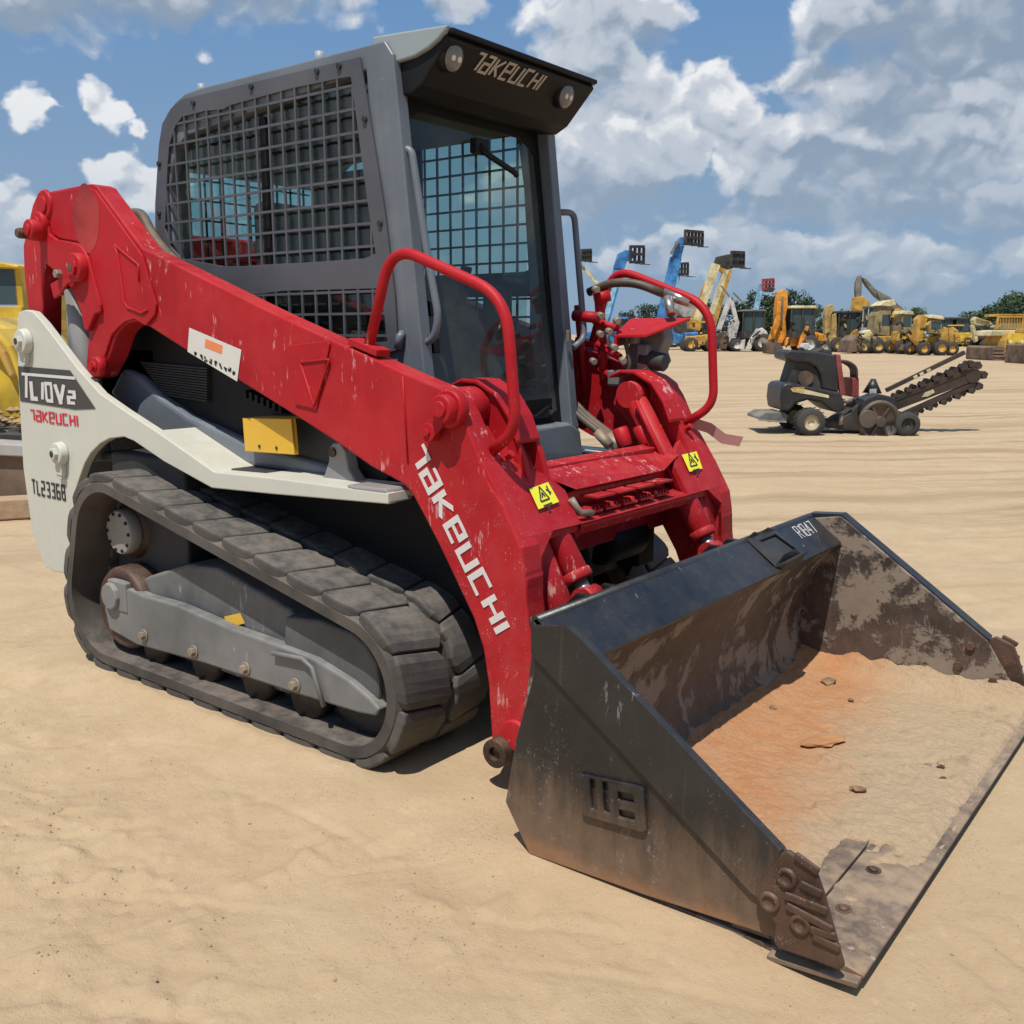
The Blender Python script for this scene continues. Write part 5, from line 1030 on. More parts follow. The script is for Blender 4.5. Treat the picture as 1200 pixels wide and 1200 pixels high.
# heel mark scallops along the bucket and a slight berm at the track
flat = np.clip((np.maximum(np.abs(GX+2.3)-1.1, 0)**2+np.maximum(np.abs(np.abs(GY)-.64)-.22, 0)**2)**.5/.25, 0, 1)
flat2 = np.clip((np.maximum(np.abs(GX+.48)-.50, 0)**2+np.maximum(np.abs(GY)-.93, 0)**2)**.5/.18, 0, 1)
Zg = Zg*flat*flat2+.024*(1-flat)+np.where(GX < -.30, .016, .016-.024*np.clip((GX+.30)/.2, 0, 1))*(1-flat2)
Zg += .012*np.exp(-((GY+.875)/.028)**2)*np.clip(1-np.abs(GX+2.3)/.95, 0, 1)*(1+fbm(GX*14, GY*14, 2, 60)*2)
Zg *= np.exp(-(d/60)**2)
g = grid_obj('ground', GX, GY, Zg, M['sand']); props(g, kind='structure')
# small stones and crumbs
M['peb'] = surf('sandy_stone', (.30, .21, .13), .9, dust=.4, bump=.3, scale=5)
bm = MB(); rr = random.Random(12)
def crumb(mb, c, r):
    ico = [(0, 0, 1), (.9, 0, .1), (.3, .85, .15), (-.75, .5, 0), (-.7, -.55, .1), (.3, -.9, 0), (0, 0, -.8)]
    a = rr.uniform(0, 6.28); ca, sa = math.cos(a), math.sin(a); vs = []
    for x, y, z in ico: k = r*rr.uniform(.7, 1.25); vs.append(V((c[0]+(x*ca-y*sa)*k, c[1]+(x*sa+y*ca)*k, c[2]+z*k*.6)))
    mb.add(vs, [(0, 1, 2), (0, 2, 3), (0, 3, 4), (0, 4, 5), (0, 5, 1), (6, 2, 1), (6, 3, 2), (6, 4, 3), (6, 5, 4), (6, 1, 5)])
def gz(x, y):
    i = min(max(np.searchsorted(ax, x)-1, 0), len(ax)-1); j = min(max(np.searchsorted(ay, y)-1, 0), len(ay)-1); return float(Zg[j, i])
cl_ = [(40, 900, 70), (60, 960, 60), (20, 840, 50)]*3+[(rr.uniform(0, 1200), rr.uniform(640, 1200), rr.uniform(20, 120)) for _ in range(26)]+[(230, 1010, 90), (30, 960, 60), (420, 1130, 50), (1080, 1080, 60)]
for k in range(1500):
    q_ = rr.choice(cl_); px, py = (rr.gauss(q_[0], q_[2]), rr.gauss(q_[1], q_[2]*.6)) if k % 3 else (rr.uniform(0, 1200), rr.uniform(600, 1200))
    if py < 560: continue
    p = Z(0, px, py)
    if -.98 < p.x < .03 and abs(p.y) < .95: continue
    if abs(abs(p.y)-.64) < .24 and -3.3 < p.x < -1.35: continue
    crumb(bm, (p.x, p.y, gz(p.x, p.y)), rr.choice((.0018, .002, .0025, .003, .0022, .004, .0055 if k % 4 == 0 else .003))*rr.uniform(.7, 1.3))
o = bm.build('pebbles', M['peb'], kind='stuff', label='scattered small crumbs and pebbles on the pale sand', cat='pebbles')
# ================================================================== trees beyond the yard
def leaf_mat(name, a, b_):
    m, n, b = new_mat(name); v = obvec(n); f = n.ramp(n.noise(v, .9, 5, .7), .3, .7)
    n.l.new(n.mix(f, c4(a), c4(b_)), b.inputs['Base Color']); b.inputs['Roughness'].default_value = .7; return m
M['leaf'] = leaf_mat('leaves', (.030, .058, .016), (.072, .115, .032)); M['leaf2'] = leaf_mat('pine_leaves', (.022, .045, .018), (.050, .085, .030)); M['bark'] = plain('bark', (.12, .09, .065), .9, bump=.4)
def tree_meshes(seed, tall, mat):
    r = random.Random(seed); cr = MB(); H = 1.0
    lobes = []
    for k in range(26):
        h = r.uniform(.10, .95); rad = (.40 if not tall else .28)*math.sin(math.pi*min(1, (1.06-h)*1.05))**.6
        a = r.uniform(0, 6.28); q = r.uniform(.2, 1)*rad; lobes.append((V((q*math.cos(a), q*math.sin(a), h)), r.uniform(.09, .17)))
    for c, rr in lobes:
        for j in range(80):
            d = V((r.gauss(0, 1), r.gauss(0, 1), r.gauss(0, 1)))
            if d.length < .1: continue
            p = c+d.normalized()*rr*r.uniform(.55, 1.08); n_ = V((r.gauss(0, 1), r.gauss(0, 1), r.gauss(0, 1)+.4)).normalized(); u = n_.orthogonal().normalized(); w2 = n_.cross(u); s = r.uniform(.014, .034)
            cr.add([p+u*s, p+w2*s*.8, p-u*s, p-w2*s*.8], [(0, 1, 2, 3)])
    tk = MB(); tk.tube([(0, 0, -.02), (.01, 0, .3), (-.01, .01, .75)], [.028, .02, .008], n=8)
    for k in range(6): c = lobes[k][0]; tk.tube([(0, 0, c.z-.15), tuple(c)], [.010, .004], n=5)
    return cr, tk
tree_src = []
for sd, tall, mt in ((1, False, 'leaf'), (2, False, 'leaf2'), (3, True, 'leaf2'), (4, False, 'leaf')):
    cr, tk = tree_meshes(sd, tall, mt); t = empty('tree'); cr.build('crown', M[mt], t); tk.build('trunk', M['bark'], t); tree_src.append(t)
FH = V((-math.sin(YAW), math.cos(YAW), 0)); RH = V((math.cos(YAW), math.sin(YAW), 0))
def place(px, dist): return V((CAM.x, CAM.y, 0))+FH*dist+RH*((px-600)/FPX*dist)
def zat(py, dist): return CAM.z+(390.6-py)/FPX*dist
tr = random.Random(31); used = set(); ntree = 0
row = []
px = 640
for px, top in [(705, 375), (733, 366), (758, 360), (778, 352), (800, 350), (822, 356), (842, 362), (862, 356), (884, 346), (905, 352), (921, 345), (937, 352), (955, 362), (975, 366), (998, 364), (1020, 368), (1043, 366), (1058, 362), (1072, 367), (1088, 374), (1108, 380)]: row.append((px, top, 175+tr.uniform(-8, 8)))
for px, top in [(1122, 374), (1130, 366), (1138, 368), (1147, 364), (1157, 360), (1167, 354), (1176, 350), (1184, 345), (1193, 350), (1201, 347), (1212, 345), (1226, 348), (1241, 343), (1135, 380), (1160, 372), (1182, 366), (1205, 362)]: row.append((px, top, 135+tr.uniform(-10, 10)))
for i, (px, top, D) in enumerate(row):
    k = tr.choice((0, 1, 2, 3)); src = tree_src[k]
    o = src if k not in used else copy_tree(src); used.add(k)
    o.location = place(px, D); h = zat(top, D)*1.04; wd = h*tr.uniform(.9, 1.3); o.scale = (wd, wd, h); o.rotation_euler.z = tr.uniform(0, 6.28)
    props(o, ('dark green tree in the low distant tree line behind the raised booms' if px < 890 else 'dark green tree in the low tree line between orange backhoe and graders') if i < 21 else 'green tree in the tall stand behind the yellow dozer at right', 'tree', ('tree line behind the booms' if px < 890 else 'tree line behind the backhoes') if i < 21 else 'trees behind the dozer')

# ================================================================== machines in the yard
for nm, col, ro in (('blue', (.035, .21, .52), .45), ('lblue', (.22, .48, .66), .5), ('ylw', (.56, .31, .025), .5), ('tan', (.50, .34, .10), .6), ('cream', (.70, .62, .36), .55), ('orange', (.72, .27, .01), .5), ('byellow', (.66, .43, .02), .45),
                    ('wht', (.62, .62, .60), .5), ('ygrey', (.13, .15, .145), .6), ('ydark', (.03, .032, .03), .7), ('rustb', (.10, .065, .05), .8), ('yred', (.42, .03, .05), .5), ('olive', (.30, .24, .11), .7), ('lgrey', (.32, .34, .35), .6)):
    M[nm] = surf('yard_'+nm, col, ro, vary=.3, dust={'ydark': .12, 'blue': .10, 'lblue': .18, 'orange': .22, 'byellow': .25, 'cream': .3}.get(nm, .40), dust_col=(.30, .215, .13), rust=.35, rust_col=(.13, .07, .035), bump=.0, scale=.8)
M['tyre'] = plain('yard_tyre', (.045, .042, .04), .9); M['pane'] = plain('yard_cab_glass', (.05, .075, .08), .08, vary=.1)
class Rig:
    """a machine standing on the yard: its outline as surveyed (pixels at a known distance) given real width"""
    def __init__(s, name, px, py, D, label, cat, group=None, rz=0.0):
        s.D = D; s.k = D/FPX; s.px = px; s.py = py; s.o = empty(name, place(px, D), 0, label=label, cat=cat, group=group); s.rz = rz; s.z0 = 0
    def loc(s, a, b, y): return world_of(s.o)+RH*((a-s.px)*s.k)+FH*y+V((0, 0, max(0, (s.py-b)*s.k)))
    def pl(s, name, mat, pts, y0=-.9, y1=.9, parent=None, bevel=0.0):
        m = MB(); m.prism([s.loc(a, b, y0) for a, b in pts], FH*(y1-y0)); return m.build(name, M[mat], parent or s.o, bevel=bevel)
    def bar(s, name, mat, a, b, w_, y=0.0, dep=.35, parent=None):
        m = MB(); m.bar(s.loc(a[0], a[1], y), s.loc(b[0], b[1], y), dep, w_*s.k, up=(FH.cross(s.loc(b[0], b[1], y)-s.loc(a[0], a[1], y))).normalized()); return m.build(name, M[mat], parent or s.o)
    def wheel(s, px, r, y=-.9, w_=.45, rim='ylw', py=None):
        c = s.loc(px, (py if py else s.py-r), y); R_ = r*s.k; m = MB()
        m.lathe(c, FH, [(0, R_*.55), (0, R_*.9), (w_*.15, R_), (w_*.85, R_), (w_, R_*.9), (w_, R_*.55)], n=22)
        for k in range(18):
            a = k*math.pi/9; m.box(c+RH*(math.cos(a)*R_)+V((0, 0, math.sin(a)*R_))+FH*w_*.5, (R_*.05, w_, R_*.05))
        t = m.build('wheel', M['tyre'], s.o); m = MB(); m.lathe(c+FH*(w_*.08), FH, [(w_*.1, 0), (w_*.1, R_*.2), (0, R_*.24), (w_*.12, R_*.5), (-w_*.06, R_*.6), (w_*.8, R_*.56), (w_*.8, 0)], n=18); m.build('rim', M[rim], t); return t
    def carriage(s, x0, y0, x1, y1, mat='ydark', forks=True, cy=0.0, hw=1.1, n=5):
        """pallet carriage seen three-quarter: rails, uprights and two tines"""
        par = None
        for j, b in enumerate((y0, (y0+y1)/2, y1)):
            m = MB(); m.bar(s.loc(x0, b+1, cy-hw), s.loc(x1, b-1, cy+hw), .22, .22); q = m.build('carriage_rail', M[mat], s.o)
        for k in range(n):
            f = k/(n-1); m = MB(); a = x0+(x1-x0)*f; y = cy-hw+2*hw*f; m.bar(s.loc(a, y0, y), s.loc(a, y1+1, y), .20, .18, up=(1, 0, 0)); m.build('carriage_upright', M[mat], s.o)
        if forks:
            for f in (.35, .75):
                m = MB(); a = x0+(x1-x0)*f; m.bar(s.loc(a, y1+2, cy-hw+2*hw*f), s.loc(a+10, y1+3, cy-hw+2*hw*f-.6), .14, .07); m.build('fork', M[mat], s.o)
def cabin(g, x0, x1, y0, y1, mat, roof='cream', roof_t=2.5, dep=.75, parent=None):
    """open-sided cab: corner posts, glass panes, roof slab"""
    c = g.pl('cab', mat, [(x0, y1), (x1, y1), (x1, y1-(y1-y0)*.25), (x0, y1-(y1-y0)*.25)], -dep, dep)
    for a in (x0+.6, (x0+x1)/2, x1-.6):
        for yy in (-dep, dep): m = MB(); m.bar(g.loc(a, y1, yy), g.loc(a, y0, yy), .10, .10, up=(1, 0, 0)); m.build('cab_post', M[mat], c)
    g.pl('pane', 'pane', [(x0+1.1, y1-(y1-y0)*.25), (x1-1.1, y1-(y1-y0)*.25), (x1-1.1, y0+1), (x0+1.1, y0+1)], -dep+.1, -dep+.13, parent=c)
    g.pl('pane', 'pane', [(x0+1.1, y1-(y1-y0)*.25), (x1-1.1, y1-(y1-y0)*.25), (x1-1.1, y0+1), (x0+1.1, y0+1)], dep-.13, dep-.1, parent=c)
    g.pl('roof', roof, [(x0-1.2, y0+roof_t*.5), (x0-.4, y0-roof_t*.5), (x1+.4, y0-roof_t*.5), (x1+1.2, y0+roof_t*.5)], -dep-.1, dep+.1, bevel=.04); return c

# telescopic handlers with raised booms
CL = []
g = Rig('telehandler', 690, 409, 92, 'pale blue telehandler whose fork carriage shows just right of the cab pillar', 'telehandler', 'telehandlers with raised booms')
CL.append((g, (680, 716, 388, 404), ('ydark','rustb','blue')))
g.carriage(678, 299, 690, 310, cy=0, hw=.7); g.bar('boom', 'cream', (676, 314), (706, 345), 3.4, dep=.4); g.bar('boom', 'cream', (706, 345), (716, 404), 4, dep=.4)
g.pl('chassis', 'blue', [(676, 402), (680, 392), (705, 388), (722, 396), (724, 404)], -1, 1); [g.wheel(x, 6, y, rim='lgrey') for x in (683, 716) for y in (-1.1, .8)]
g = Rig('telehandler', 730, 409, 86, 'blue telehandler with short raised boom left of the red handrail', 'telehandler', 'telehandlers with raised booms')
CL.append((g, (702, 740, 384, 404), ('ydark','rustb','blue')))
g.bar('boom', 'blue', (700, 402), (722, 316), 11.5, dep=.55); g.bar('boom_section', 'lblue', (704, 386), (720, 325), 6.5, dep=.62)
g.pl('boom_head', 'blue', [(715, 318), (720, 302), (728, 298), (737, 299), (739, 306), (730, 311), (727, 320)], -.35, .35, bevel=.05); g.carriage(733, 294, 751, 311, hw=.9, n=4)
g.pl('chassis', 'blue', [(700, 403), (704, 392), (718, 386), (738, 389), (741, 402)], -1, 1, bevel=.08); cabin(g, 720, 732, 374, 390, 'ydark', 'blue'); [g.wheel(x, 7, y, rim='lgrey') for x in (706, 737) for y in (-1.15, .85)]
g = Rig('telehandler', 790, 409, 84, 'tall blue telehandler with the highest raised boom and black fork carriage', 'telehandler', 'telehandlers with raised booms')
CL.append((g, (764, 815, 380, 404), ('ydark','rustb','blue','lgrey')))
g.bar('boom', 'blue', (768, 398), (786, 306), 12.5, dep=.6); g.bar('boom_section', 'blue', (781, 330), (790, 292), 10, dep=.45)
g.pl('boom_head', 'blue', [(784, 298), (785, 288), (790, 283), (799, 284), (806, 286), (803, 291), (794, 292), (792, 299)], -.3, .3, bevel=.05); g.bar('boom_cylinder', 'ygrey', (779, 302), (788, 287), 2.4, y=-.5, dep=.2)
g.carriage(793, 277, 819, 291, hw=1.3, n=6); g.pl('chassis', 'blue', [(796, 390), (813, 389), (816, 391), (813, 404), (797, 404)], -1.1, .6, bevel=.08); g.pl('engine_cover', 'blue', [(762, 402), (764, 392), (780, 388), (796, 393), (797, 402)], -.9, 1, bevel=.08)
g.pl('lamp_panel', 'wht', [(800, 395), (804, 395), (804, 397), (800, 397)], -1.14, -1.1); [g.wheel(x, 7.5, y, rim='lgrey') for x in (772, 812) for y in (-1.2, .8)]
g = Rig('telehandler', 778, 408, 99, 'blue telehandler half hidden behind the tallest one, forks lower', 'telehandler', 'telehandlers with raised booms')
g.bar('boom', 'lblue', (770, 398), (789, 326), 6, dep=.5); g.carriage(788, 314, 802, 326, hw=.9, n=4); g.pl('chassis', 'blue', [(758, 402), (763, 391), (784, 388), (789, 402)], -1, 1, bevel=.08); [g.wheel(x, 6.5, y, rim='lgrey') for x in (762, 785) for y in (-1.2, .8)]
g = Rig('telehandler', 815, 411, 76, 'yellow telehandler with a thick cream yellow boom and black basket carriage', 'telehandler', 'yellow telehandlers')
CL.append((g, (802, 830, 376, 406), ('ydark','rustb','ylw')))
g.bar('boom', 'cream', (810, 382), (832, 313), 9, dep=.6); g.bar('boom_section', 'ylw', (812, 374), (824, 336), 10, dep=.5); g.pl('boom_collar', 'ylw', [(802, 376), (805, 373), (818, 377), (819, 381), (815, 388), (803, 385)], -.45, .45, bevel=.05)
g.carriage(846, 300, 867, 315, hw=1.1, n=5); g.pl('boom_head', 'ydark', [(830, 312), (832, 305), (845, 302), (856, 305), (856, 316), (846, 319), (838, 316)], -.3, .3, bevel=.05)
g.pl('chassis', 'ylw', [(800, 404), (802, 394), (826, 391), (830, 404)], -1, 1, bevel=.08); cabin(g, 817, 828, 378, 392, 'ydark', 'ylw'); [g.wheel(x, 8, y, rim='ylw') for x in (804, 828) for y in (-1.2, .8)]
g = Rig('telehandler', 838, 411, 80, 'second yellow telehandler with its boom just right of the cream one', 'telehandler', 'yellow telehandlers')
g.bar('boom', 'ylw', (827, 392), (846, 320), 8.5, dep=.55); g.bar('boom_section', 'cream', (829, 370), (844, 318), 5.5, dep=.6); g.pl('boom_head', 'ylw', [(833, 318), (836, 310), (845, 312), (849, 320), (845, 330)], -.3, .3, bevel=.05)
g.pl('chassis', 'olive', [(825, 404), (828, 394), (846, 392), (850, 404)], -1, 1, bevel=.08); [g.wheel(x, 7.5, y, rim='ylw') for x in (829, 848) for y in (-1.2, .8)]
g = Rig('lift_truck', 800, 408, 108, 'grey and white lift truck partly hidden behind the yellow booms', 'lift truck')
g.pl('truck_body', 'lgrey', [(786, 366), (790, 352), (798, 349), (808, 356), (816, 362), (814, 374), (795, 376)], -1, 1, bevel=.1); g.pl('windscreen', 'pane', [(791, 358), (796, 353), (803, 358), (801, 364)], -1.03, -1.01); g.pl('chassis', 'ydark', [(784, 402), (786, 376), (822, 376), (824, 402)], -.9, .9); [g.wheel(x, 6, y, rim='lgrey') for x in (792, 818) for y in (-1.1, .8)]
g = Rig('boom_lift', 884, 411, 88, 'light blue boom lift with a red platform frame on top', 'boom lift')
g.bar('boom', 'lblue', (873, 402), (885, 338), 5, dep=.5); g.carriage(884, 333, 901, 343, 'yred', forks=False, hw=.8, n=4); g.pl('platform_bracket', 'ydark', [(886, 342), (900, 343), (897, 347), (888, 346)], -.4, .4)
g.pl('chassis', 'lblue', [(862, 403), (866, 394), (886, 394), (890, 403)], -1, 1, bevel=.08); [g.wheel(x, 5.5, y, rim='lgrey') for x in (866, 887) for y in (-1.1, .8)]

# white backhoe
g = Rig('backhoe_loader', 865, 411, 76, 'white backhoe loader with folded white digging arm and dark cab', 'backhoe')
CL.append((g, (842, 890, 372, 407), ('ydark','wht','lgrey','rustb')))
g.bar('boom', 'wht', (838, 386), (849, 352), 5, dep=.35); g.bar('dipper_arm', 'wht', (850, 350), (857, 374), 4.5, dep=.3); g.pl('dipper_arm', 'wht', [(851, 376), (858, 372), (861, 378), (857, 398), (856, 407), (848, 404), (849, 388)], -.3, .3, bevel=.04)
g.bar('boom_cylinder', 'ygrey', (852, 345), (866, 358), 1.6, y=-.3, dep=.15); g.bar('boom_cylinder', 'ygrey', (840, 337), (850, 349), 1.6, y=.3, dep=.15)
cabin(g, 862, 887, 365, 396, 'ydark', 'ygrey', 2, .95); g.pl('fender', 'wht', [(877, 394), (879, 386), (884, 384), (889, 388), (891, 392), (885, 391), (880, 396)], -1.15, -.5, bevel=.05); g.pl('loader_arm', 'wht', [(866, 408), (871, 396), (878, 385), (881, 386), (876, 398), (872, 409)], -1.1, -.8, bevel=.03)
g.pl('chassis', 'ydark', [(848, 405), (852, 396), (888, 394), (890, 406)], -.7, .7); g.pl('digging_bucket', 'rustb', [(834, 392), (845, 388), (849, 396), (846, 408), (836, 408)], -.5, .5); g.pl('outrigger', 'wht', [(861, 398), (865, 397), (864, 408), (858, 408)], -1.2, -.9)
g.wheel(885, 10.5, -1.15, .5, 'wht'); g.wheel(885, 10.5, .7, .5, 'wht'); g.wheel(856, 7, -1.1, .4, 'wht'); g.wheel(856, 7, .7, .4, 'wht')

# orange backhoe
g = Rig('backhoe_loader', 920, 415, 66, 'orange backhoe loader with upright folded boom and yellow cab roof', 'backhoe')
CL.append((g, (896, 958, 380, 410), ('ydark','orange','rustb')))
g.pl('boom', 'orange', [(902, 352), (904, 345), (909, 342), (914, 345), (915, 360), (913, 375), (915, 392), (911, 403), (904, 403), (903, 385), (901, 370)], -.3, .3, bevel=.05); g.pl('dipper_arm', 'orange', [(901, 356), (906, 356), (906, 380), (899, 398), (893, 399), (898, 384), (901, 372)], -.62, -.34, bevel=.04)
g.bar('boom_cylinder', 'ygrey', (908, 350), (908, 378), 1.6, y=-.4, dep=.12); cabin(g, 916, 943, 362, 396, 'ydark', 'cream', 3, .95); g.pl('loader_arm', 'orange', [(924, 408), (927, 396), (933, 383), (936, 384), (932, 398), (929, 408)], -1.2, -.95, bevel=.03)
g.pl('chassis', 'orange', [(912, 406), (914, 396), (922, 395), (940, 398), (945, 405)], -.7, .7, bevel=.06); g.pl('digging_bucket', 'rustb', [(890, 402), (897, 398), (906, 401), (911, 408), (906, 416), (892, 414)], -.6, .6, bevel=.05); g.pl('hood', 'orange', [(938, 400), (939, 391), (950, 390), (958, 393), (959, 402)], -.5, .5, bevel=.08)
g.wheel(938, 11, -1.2, .5, 'wht'); g.wheel(938, 11, .75, .5, 'wht'); g.wheel(956, 7.5, -1.1, .4, 'wht'); g.wheel(956, 7.5, .7, .4, 'wht')

# tan backhoe with black canopy
g = Rig('backhoe_loader', 978, 414, 74, 'dusty tan backhoe loader with a black open canopy', 'backhoe')
CL.append((g, (955, 1002, 376, 410), ('ydark','tan','rustb','olive')))
g.pl('boom', 'tan', [(958, 372), (960, 362), (966, 360), (969, 365), (965, 372), (966, 396), (960, 398)], -.3, .3, bevel=.04); g.pl('dipper_arm', 'tan', [(965, 372), (970, 370), (972, 392), (970, 400), (965, 400)], -.55, -.35, bevel=.04)
cabin(g, 971, 996, 369, 397, 'ydark', 'ydark', 2.5, .9); g.pl('chassis', 'tan', [(950, 407), (954, 396), (998, 395), (1002, 406)], -.7, .7, bevel=.05); g.pl('loader_arm', 'ylw', [(976, 410), (980, 400), (988, 390), (992, 388), (992, 393), (984, 404), (982, 411)], -1.2, -.9)
g.pl('digging_bucket', 'rustb', [(950, 400), (960, 397), (965, 404), (960, 413), (952, 413)], -.5, .5); g.pl('front_bucket', 'rustb', [(984, 404), (993, 397), (1002, 400), (1005, 412), (990, 414)], -1.2, 1.2, bevel=.05)
g.wheel(972, 8.5, -1.15, .45, 'tan'); g.wheel(972, 8.5, .7, .45, 'tan'); g.wheel(1000, 7.5, -1.1, .4, 'ylw'); g.wheel(1000, 7.5, .7, .4, 'ylw')

# excavator with a high grey boom
g = Rig('excavator', 1005, 412, 86, 'excavator with a long grey boom raised above the yellow machines', 'excavator')
CL.append((g, (996, 1048, 372, 406), ('ydark','tan','ygrey')))
g.pl('stick', 'ygrey', [(992, 336), (995, 329), (998, 329), (999, 345), (998, 362), (994, 362), (992, 345)], -.25, .25, bevel=.03); g.pl('boom', 'ygrey', [(998, 331), (1002, 332), (1014, 344), (1030, 352), (1047, 366), (1053, 378), (1046, 376), (1030, 362), (1016, 353), (1004, 340)], -.35, .35, bevel=.04)
g.bar('boom_cylinder', 'ygrey', (1016, 347), (1022, 360), 2.5, y=-.5, dep=.2); g.pl('digging_bucket', 'ylw', [(990, 366), (992, 353), (999, 352), (1007, 358), (1008, 364), (998, 369)], -.6, .6, bevel=.05)
cabin(g, 1000, 1013, 364, 395, 'lgrey', 'ygrey', 2, .6); g.pl('upper_body', 'tan', [(1012, 396), (1013, 372), (1046, 374), (1050, 396)], -1.2, 1.2, bevel=.08)
for y in (-1.4, .9): g.pl('crawler_track', 'tyre', [(992, 408), (995, 400), (1050, 399), (1054, 405), (1050, 411), (996, 412)], y, y+.5, bevel=.1)

# yellow loader showing its raised bucket
g = Rig('wheel_loader', 1030, 415, 71, 'battered yellow wheel loader with cream roof and rusty bucket held upright', 'wheel loader')
CL.append((g, (1008, 1048, 372, 410), ('ydark','olive','rustb','tan')))
g.pl('bucket', 'olive', [(1033, 398), (1032, 376), (1038, 371), (1046, 376), (1045, 396), (1038, 400)], -1.3, 1.3, bevel=.05); g.pl('bucket_lip', 'byellow', [(1031, 375), (1035, 365), (1040, 367), (1044, 375), (1037, 377)], -1.3, 1.3); g.pl('lift_arm', 'lgrey', [(1018, 403), (1021, 368), (1026, 364), (1027, 372), (1025, 402)], -.5, -.2, bevel=.04)
g.pl('roof', 'cream', [(1015, 362), (1022, 357), (1032, 355), (1035, 361), (1028, 363)], -.9, .9, bevel=.04); g.pl('cab', 'olive', [(1012, 394), (1014, 373), (1020, 362), (1031, 362), (1031, 396)], -.75, .75, bevel=.04); g.pl('pane', 'pane', [(1021, 372), (1030, 372), (1030, 384), (1021, 384)], -.77, -.755)
g.pl('chassis', 'ylw', [(1006, 407), (1010, 396), (1040, 396), (1048, 400), (1046, 409)], -.9, .9, bevel=.06); [g.wheel(x, 9.5, y, .5) for x in (1012, 1041) for y in (-1.3, .8)]
g = Rig('wheel_loader', 998, 415, 69, 'low yellow and brown loader in front of the tan backhoe', 'wheel loader')
CL.append((g, (986, 1020, 392, 411), ('ydark','olive','rustb','ylw')))
g.pl('chassis', 'olive', [(990, 408), (996, 398), (1015, 396), (1020, 404), (1018, 411)], -.8, .8, bevel=.06); g.pl('bucket', 'rustb', [(982, 414), (985, 400), (992, 394), (998, 400), (996, 413)], -1.2, 1.2, bevel=.05); g.pl('hood', 'cream', [(1000, 398), (1002, 390), (1010, 388), (1014, 396)], -.5, .5, bevel=.06); [g.wheel(x, 8, y, .45, 'tan') for x in (1001, 1017) for y in (-1.2, .75)]

# motor graders
g = Rig('motor_grader', 1050, 417, 67, 'orange-yellow motor grader with white cab roof, left of the two graders', 'grader')
CL.append((g, (1040, 1068, 384, 412), ('ydark','olive','rustb','ylw')))
g.pl('roof', 'cream', [(1041, 372), (1043, 368), (1055, 369), (1057, 373)], -.8, .8, bevel=.04); g.pl('cab', 'olive', [(1043, 392), (1044, 373), (1055, 373), (1055, 392)], -.7, .7); g.pl('pane', 'pane', [(1045, 386), (1045, 375), (1054, 375), (1054, 386)], -.72, -.705)
g.pl('engine_hood', 'ylw', [(1040, 402), (1041, 392), (1051, 388), (1064, 390), (1067, 400), (1064, 406), (1044, 406)], -.6, .6, bevel=.06); g.pl('air_tank', 'wht', [(1051, 389), (1052, 383), (1060, 383), (1061, 390)], -.3, .3, bevel=.08); g.pl('moldboard', 'rustb', [(1040, 412), (1040, 405), (1058, 406), (1058, 413)], -1.4, -1.2)
[g.wheel(x, 8, y, .4, 'ylw') for x in (1044, 1057, 1068) for y in (-1.1, .75)]
g = Rig('motor_grader', 1085, 418, 63, 'yellow motor grader with large front wheels, right of the two graders', 'grader')
CL.append((g, (1064, 1106, 384, 414), ('ydark','olive','rustb','ylw')))
g.pl('roof', 'cream', [(1074, 376), (1076, 372), (1089, 374), (1091, 378)], -.85, .85, bevel=.04); g.pl('cab', 'olive', [(1075, 393), (1076, 378), (1089, 379), (1090, 394)], -.7, .7, bevel=.03); g.pl('pane', 'pane', [(1077, 388), (1077, 380), (1088, 381), (1088, 388)], -.72, -.705)
g.pl('blade_lift', 'ylw', [(1063, 402), (1063, 377), (1068, 372), (1074, 374), (1073, 390), (1069, 408)], -.5, .3, bevel=.05); g.pl('engine_hood', 'ylw', [(1088, 400), (1089, 386), (1104, 386), (1110, 390), (1111, 398), (1104, 404), (1092, 407)], -.6, .6, bevel=.08); g.pl('frame', 'byellow', [(1066, 406), (1070, 397), (1094, 396), (1103, 404), (1101, 416), (1096, 416), (1094, 408)], -.35, .35, bevel=.05)
g.pl('headlamp', 'wht', [(1070, 392), (1072, 390), (1074, 392), (1072, 394)], -.56, -.5); [g.wheel(x, r, y, .45, 'ylw') for x, r in ((1068, 7.5), (1088, 8.8), (1100, 7.5)) for y in (-1.2, .8)]
g = Rig('soil_compactor', 1108, 408, 105, 'bright yellow soil compactor lying behind the graders', 'compactor')
CL.append((g, (1096, 1126, 392, 406), ('ydark','ylw')))
g.pl('body', 'byellow', [(1095, 405), (1096, 396), (1108, 394), (1112, 392), (1124, 392), (1127, 397), (1128, 405)], -1, 1, bevel=.1); cabin(g, 1106, 1116, 384, 395, 'ydark', 'byellow', 1.6, .7); g.pl('pusher_frame', 'ylw', [(1096, 400), (1126, 400), (1126, 402), (1096, 402)], -1.1, -1.02); [g.wheel(x, 5.5, y, .6, 'ylw') for x in (1101, 1121) for y in (-1.1, .6)]
for k, (px, lab) in enumerate(((1095, 'black farm tractor with dark canopy, left one behind the graders'), (1116, 'black farm tractor with dark canopy, right one beside the leaning cream board'))):
    g = Rig('tractor', px, 407, 112, lab, 'tractor', 'dark tractors behind the graders'); cabin(g, px-8, px+8, 376, 395, 'ydark', 'ydark', 2.6, .8); g.pl('hood', 'ydark', [(px+6, 398), (px+6, 390), (px+16, 389), (px+19, 398)], -.4, .4, bevel=.1); g.pl('chassis', 'ydark', [(px-8, 403), (px-7, 394), (px+17, 396), (px+18, 403)], -.5, .5)
    [g.wheel(x, r, y, .5, 'lgrey') for x, r in ((px-4, 7), (px+14, 4.5)) for y in (-1, .6)]
g = Rig('excavator', 1142, 411, 92, 'pale yellow excavator arm and body left of the dozer', 'excavator')
